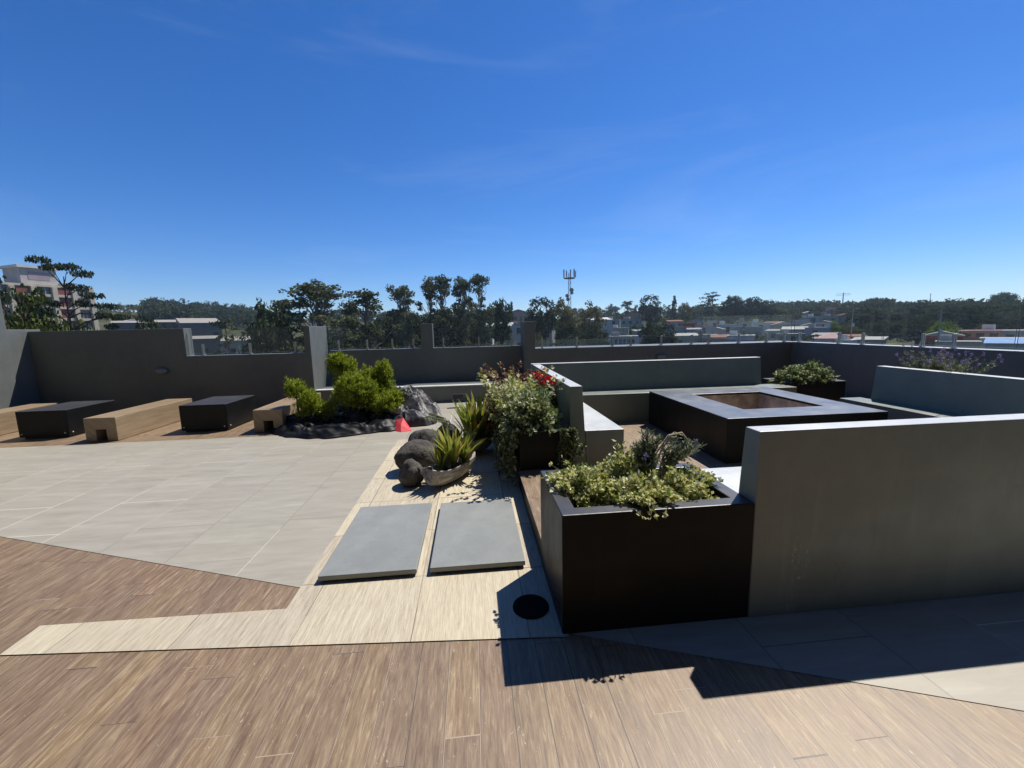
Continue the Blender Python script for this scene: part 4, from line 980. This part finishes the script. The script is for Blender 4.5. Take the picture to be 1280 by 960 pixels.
# the apartment block on the left
X,Y=at(100,185); zb=terr(X,Y); hT=zrow(117,360,185)-zb
t=thing('apartment_block','six storey cream and brick apartment block behind the trees on the left','building',(*at(121.5,185),zb),-azim(121)+R(26))
BW,BD=24.,12.
b=MB(); b.box(-BW,0,0,BD,-4,hT-.6); b.build('wall',pm((.40,.32,.25)),t)
b=MB(); b.box(-BW-.2,.2,-.5,BD+.2,hT-.597,hT); b.build('roof_slab',pm(CREAM),t)
fl=hT/7.
for i,cx in enumerate((-.6,-4.6,-8.9,-13.2,-17.5,-22.)):
    b=MB(); b.box(cx-.55,cx+.55,-1.0,-.003,-2,hT-.65); b.build('column',pm(CREAM),t)
for f_ in range(7):
    for i,(x0,x1) in enumerate(((-4.02,-1.18),(-8.32,-5.18),(-12.62,-9.48),(-16.92,-13.78),(-21.42,-18.08))):
        z=f_*fl
        b=MB(); b.box(x0,x1,-.75,-.004,z+.02,z+.75); b.build('balcony',pm(CREAM),t)
        if i==1 or i==3:
            b=MB(); b.box(x0,x1,-.3,-.005,z+.78,z+fl-.05); b.build('brick_panel',pm((.2,.075,.06)),t)
        else:
            b=MB(); b.box(x0+.15,x1-.15,-.12,-.005,z+.9,z+fl-.45); w_=b.build('window',WIN,t)
            c=MB()
            for m_ in (.33,.66): c.box(x0+.15+(x1-x0-.3)*m_-.05,x0+.15+(x1-x0-.3)*m_+.05,-.16,-.122,z+.9,z+fl-.45)
            c.build('frame',pm(WHITE),w_)
b=MB(); b.box(-14.5,-7,1.5,10,hT+.003,hT+4.6); b.build('penthouse',pm((.40,.37,.34)),t)
b=MB(); b.box(-15.1,-6.4,.9,10.6,hT+4.603,hT+5.3); b.build('penthouse_roof',pm(WHITE),t)
b=MB(); b.box(-13,-8.5,1.44,1.497,hT+1.4,hT+3.6); b.build('penthouse_window',pm((.3,.25,.27)),t)
b=MB(); b.box(-5,-3,2,6,hT+.003,hT+1.2); b.build('water_tank',pm(PALE),t)
# sheds and houses
SG='low sheds behind the left parapet'; SHW=(.16,.15,.135); SHR=(.27,.25,.22)
house('small white roofed shed just above the tall left parapet',160,130,20,404,SHW,SHR,1,'shed',group=SG,rz=0,name='shed',cat='shed')
house('tiny white gabled shed behind the small white roofed one',167,150,12,402,WHITE,WHITE,1,'gable',group=SG,rz=.2,name='shed',cat='shed')
house('long grey metal roofed warehouse left of the left glass panel',215,180,24,403,SHW,SHR,1,'shed',group=SG,rz=0,name='shed',cat='shed')
house('broad grey warehouse with a wide sloping roof above the left glass panel',252,165,32,404,SHW,SHR,1,'shed',group=SG,rz=.1,dep=1.2,name='shed',cat='shed')
house('white walled low shed seen through the left glass panel',252,125,26,424,SHW,SHR,1,'shed',group=SG,rz=0,name='shed',cat='shed')
house('white walled shed behind the small spreading pine',300,135,34,426,PALE,SHR,1,'shed',group=SG,rz=.1,name='shed',cat='shed')
house('white house half hidden by eucalyptus trunks right of the sunlit return wall',432,130,26,413,WHITE,PALE,2,rz=.1)
house('grey house behind the eucalyptus trunks left of the middle pillar',492,130,30,420,PALE,ROOF,1,'shed')
house('pale grey house behind the round red sign',572,135,34,415,LILAC,ROOF,1,'flat',rz=.1)
house('white flat roofed house right of the round red sign',603,140,24,412,WHITE,PALE,1)
house('long pale blue warehouse right of the round red sign',626,165,40,408,(.36,.42,.46),PALE,1,'shed',rz=0,name='warehouse',cat='warehouse')
house('brown roofed house left of the pillar behind the flower planter',641,200,18,401,SALMON,RUST,1,'gable')
house('white house left of the pillar, below the brown roof',648,150,16,406,WHITE,PALE,2)
house('small rust roofed house on the skyline left of the pillar',648,260,14,389,(.35,.22,.18),RUST,1,'gable')
house('grey roofed house directly right of the pillar behind the flower planter',681,160,18,402,PALE,ROOF,2,'gable')
house('white house glimpsed between dark trees left of the mast',688,200,12,391,LILAC,PALE,2)
house('long white sloping roof right of the mast trees',752,170,26,400,WHITE,WHITE,1,'shed',rz=.3)
house('white boxy building right behind the glass, below the skyline tree',781,135,34,421,WHITE,PALE,2,rz=.05,nw=7)
house('pale house with a thin white roof above the white boxy building',775,190,20,410,PALE,WHITE,1)
house('brown roofed house on the skyline above the long white roof',792,300,18,391,(.3,.2,.17),RUST,1,'gable')
house('greenish grey house left of the pointed conifer, near the glass edge',788,240,24,399,(.28,.32,.30),ROOF,2)
house('dark red brick house below the highest ridge tree',866,185,22,404,RED,ROOF,2)
house('lilac two storey house right of the dark red brick house',880,175,18,407,LILAC,PALE,2)
house('lilac house with a white roof below the ridge clump',910,180,18,406,LILAC,WHITE,2)
house('small teal green house below the ridge clump',919,172,10,409,TEAL,ROOF,2)
house('pale house with rust roof just above the back parapet, left of the lilac roofs',905,140,24,422,PINK,RUST,1,'shed',rz=0)
house('pale lilac house with a white roof just above the back parapet',927,138,26,420,LILAC,WHITE,1,'flat',rz=0)
house('cream house close to the glass behind the pit backrest',858,145,24,420,CREAM,PALE,1,'shed')
house('grey house close to the glass left of the pale rust roofed house',884,148,22,419,PALE,GREY,1)
house('grey low house behind the dark round tree pair',852,180,22,409,PALE,ROOF,1)
house('white terraced building with three stacked roof bands',951,178,18,404,WHITE,WHITE,3,rz=0)
house('grey gabled house left of the far right corner of the parapet',980,190,20,406,GREY,PALE,1,'gable')
house('grey shed roofed house above the far right corner of the parapet',996,175,24,412,(.38,.36,.33),PALE,1,'shed')
house('grey brown house at the far right corner of the parapet',985,150,22,418,GREY,ROOF,2)
house('white gabled house in the village street, lower one',1015,195,16,407,WHITE,PALE,2,'gable')
house('lilac white house in the village street, nearest the corner',1020,170,18,410,LILAC,PALE,2)
house('pale green house high in the village street',1021,250,16,396,(.4,.42,.4),WHITE,2)
house('cream house high in the village street, right side',1036,235,14,396,CREAM,PALE,2)
house('grey house high in the village street, left of the pale green one',1008,235,12,398,GREY,PALE,2)
house('pinkish house on the hilltop below the pylon',1053,300,16,386,PINK,RUST,2,'gable')
house('cream house on the hilltop right of the pylon',1043,310,14,384,CREAM,RUST,1,'gable')
house('brown house on the hilltop, lowest below the pylon',1046,270,18,392,(.4,.32,.26),RUST,2)
house('white house with a flat roof standing on the wooded ridge',1002,390,11,382,WHITE,WHITE,2,rz=0)
house('pink hip roofed house just above the right parapet corner',1042,140,26,423,PALE,PINK,1,'hip')
house('small white flat house right of the pink hip roof',1056,138,12,426,WHITE,WHITE,1)
house('low grey shed under the wooded hill behind the right glass',1086,145,22,425,GREY,PALE,1,'shed')
house('white house peeking from the wooded hill top on the right',1250,335,8,370,WHITE,PALE,1,'gable')
house('dark red house with a white gable left of the red building',1180,142,24,420,RED,PALE,1,'gable',rz=.0)
house('red two storey building behind the lavender',1206,150,24,415,RED,ROOF,2,rz=0,nw=3)
house('salmon three storey building with a roof cabin right of the red one',1227,148,22,414,SALMON,PINK,3,rz=0,nw=3)
house('grey white flat roofed building right of the salmon one',1250,150,24,414,PALE,WHITE,2,rz=-.1)
house('white house with blue windows at the right frame edge',1266,135,32,424,WHITE,PALE,1,rz=0)
house('low cream wall house below the red two storey building',1200,130,26,428,CREAM,PALE,1,rz=0)
house('low house with a bright blue roof at the right frame edge',1272,122,30,430,PALE,BLUE,1,'shed',rz=0)
for row in ((872,215,400,14,(.40,.38,.36),ROOF,'grey roofed house high among the trees, above the dark red brick house'),
  (893,205,401,12,WHITE,PALE,'white house high among the trees, above the lilac houses'),
  (902,190,405,11,(.36,.24,.2),RUST,'narrow brown house between the lilac houses'),
  (931,195,402,13,PALE,ROOF,'pale house below the yellow-green tree'),
  (940,170,409,14,GREY,PALE,'grey house left of the terraced building, low down'),
  (962,205,404,14,(.42,.36,.32),RUST,'tan house right of the terraced building'),
  (968,160,414,16,PALE,GREY,'pale house low beside the far right parapet corner, left of the gabled one'),
  (895,165,412,16,(.42,.41,.38),PALE,'cream grey house in the middle of the village, below the lilac houses'),
  (868,165,412,14,LILAC,ROOF,'lilac grey house below the dark red brick house'),
  (845,210,402,16,(.44,.40,.33),RUST,'cream house right of the two dark round trees'),
  (1002,215,400,13,(.45,.43,.40),WHITE,'pale house at the left foot of the village street'),
  (1028,205,403,12,WHITE,ROOF,'white house in the middle of the village street'),
  (1012,300,391,10,WHITE,PALE,'small white house under the wooded ridge, left of the hilltop houses'),
  (1034,290,390,10,PINK,RUST,'small pink house left of the pylon hilltop'),
  (1060,255,394,12,(.38,.3,.25),RUST,'brown house on the right slope of the pylon hilltop'),
  (1030,150,419,18,(.36,.34,.31),ROOF,'grey brown house left of the pink hip roof'),
  (1074,150,421,14,CREAM,RUST,'cream house right of the small white flat house'),
  (767,230,399,14,(.3,.33,.33),PALE,'greyish house right of the long white sloping roof'),
  (800,165,414,12,PALE,ROOF,'narrow pale house right of the white boxy building'),
  (664,180,404,10,PALE,RUST,'pale rust roofed house hidden beside the pillar behind the flower planter')):
    house(row[6],row[0],row[1],row[3],row[2],row[4],row[5],2,rnd.choice(('flat','shed','gable')))
# round red sign on a post
X,Y=at(575,110); zc=zrow(575,413,110)
t=thing('round_sign','round red sign with a small white mark on a post behind the glass','sign',(X,Y,terr(X,Y)),-azim(575)); zc-=terr(X,Y)
b=MB(); b.tube([(0,0.12,0),(0,.12,zc)],.09,8); b.build('post',M['steel'],t)
b=MB(); b.tube([(0,0.02,zc),(0,-.10,zc)],.85,28); b.build('disc',flat('sign_red',(.72,.03,.06),.5),t)
b=MB(); b.tube([(-.15,-.103,zc-.1),(-.15,-.11,zc-.1)],.2,14); b.tube([(.18,-.103,zc+.12),(.18,-.11,zc+.12)],.12,14); b.build('mark',pm((.75,.75,.75)),t)
# phone mast
X,Y=at(712,158); zb=terr(X,Y); zt=zrow(712,338,158)-zb
t=thing('phone_mast','grey phone mast with antenna panels rising above the wood','mast',(X,Y,zb),-azim(712))
MM=flat('mast_metal',(.24,.25,.27),.6)
b=MB(); wt=.55
for sx,sy in ((-1,-1),(1,-1),(1,1),(-1,1)): b.tube([(sx*wt*1.3,sy*wt*1.3,0),(sx*wt*.7,sy*wt*.7,zt-1)],.1,6)
nseg=16
for i in range(nseg):
    z0,z1=(zt-1)*i/nseg,(zt-1)*(i+1)/nseg; q0=wt*(1.3-.6*i/nseg); q1=wt*(1.3-.6*(i+1)/nseg)
    for (a,c) in (((-1,-1),(1,-1)),((1,-1),(1,1)),((1,1),(-1,1)),((-1,1),(-1,-1))):
        b.tube([(a[0]*q0,a[1]*q0,z0),(c[0]*q1,c[1]*q1,z1)],.05,4); b.tube([(a[0]*q1,a[1]*q1,z1),(c[0]*q1,c[1]*q1,z1)],.05,4)
b.build('lattice',MM,t)
b=MB(); b.tube([(0,0,zt-3.0),(0,0,zt-2.7)],2.1,16); b.build('platform',MM,t)
for i in range(9):
    a=i/9*6.283; b=MB(); x,y=2.2*math.cos(a),2.2*math.sin(a); b.box(x-.24,x+.24,y-.16,y+.16,zt-2.6+.6*(i%2),zt-.3+.6*(i%3)*.5); b.build('antenna',pm((.42,.42,.45)),t)
for (x,z,r_) in ((.8,zt-7.2,.8),(-.9,zt-9.3,.7),(.9,zt-8.3,.6),(-.6,zt-10.6,.7)):
    b=MB(); b.tube([(x,-.9,z),(x,-1.2,z)],[r_,r_*.85],18); b.build('dish',MM,t)
# pylon and poles
def pole(label,px,D,top,name='utility_pole',arm=2.2,r_=.16,light=False,cross=1):
    X,Y=at(px,D); zb=terr(X,Y); h=zrow(px,top,D)-zb
    t=thing(name,label,'pole',(X,Y,zb),-azim(px))
    b=MB(); b.tube([(0,0,-1),(0,0,h)],[r_,r_*.6],8); b.build('pole',pm((.36,.35,.33)),t)
    for k_ in range(cross):
        b=MB(); b.box(-arm/2,arm/2,-.1,.1,h-.9-k_*1.2,h-.7-k_*1.2); b.build('crossarm',pm((.22,.2,.18)),t)
    if light:
        b=MB(); b.box(.05,.55,-.5,.3,h*.62,h*.62+.9); b.build('transformer',pm((.5,.5,.5)),t)
    return (X,Y,zb+h-.8)
p1=pole('utility pole with a pale transformer before the wooded hill, left one',1065,150,386,light=True)
p2=pole('utility pole with a pale transformer beside the bright green tree',1175,120,386,light=True)
pole('pylon on the skyline above the village street',1051,430,366,'pylon',9.,.5,False,2)
pole('thin radio mast on the skyline at the left end of the wooded hill',1159,450,367,'radio_mast',1.,.3)
X,Y=at(1420,95); p3=(X,Y,zrow(1420,380,95))
b=MB()
for off in (-.8,.8):
    for q0,q1 in ((p1,p2),(p2,p3)):
        q0,q1=Vector(q0),Vector(q1); b.tube([q0.lerp(q1,i/10)+Vector((off*.5,0,-1.2*math.sin(i/10*math.pi)+.1)) for i in range(11)],.022,4)
tag(b.build('power_line',M['darkmetal']),'pair of power lines strung between the utility poles on the right','cable')

# ------------------------------------------------------------------ thin haze in the valley air
b=MB(); b.box(-960,960,-960,960,-90,62)
k=N('haze_air'); v=k.n('VolumePrincipled'); v.inputs['Color'].default_value=(.62,.80,1,1); v.inputs['Density'].default_value=.0002; v.inputs['Anisotropy'].default_value=.3
k.t.links.new(v.outputs[0],k.out.inputs['Volume'])
hz=b.build('haze',k.mat); hz['kind']='stuff'; hz['label']='thin bluish haze over the valley'
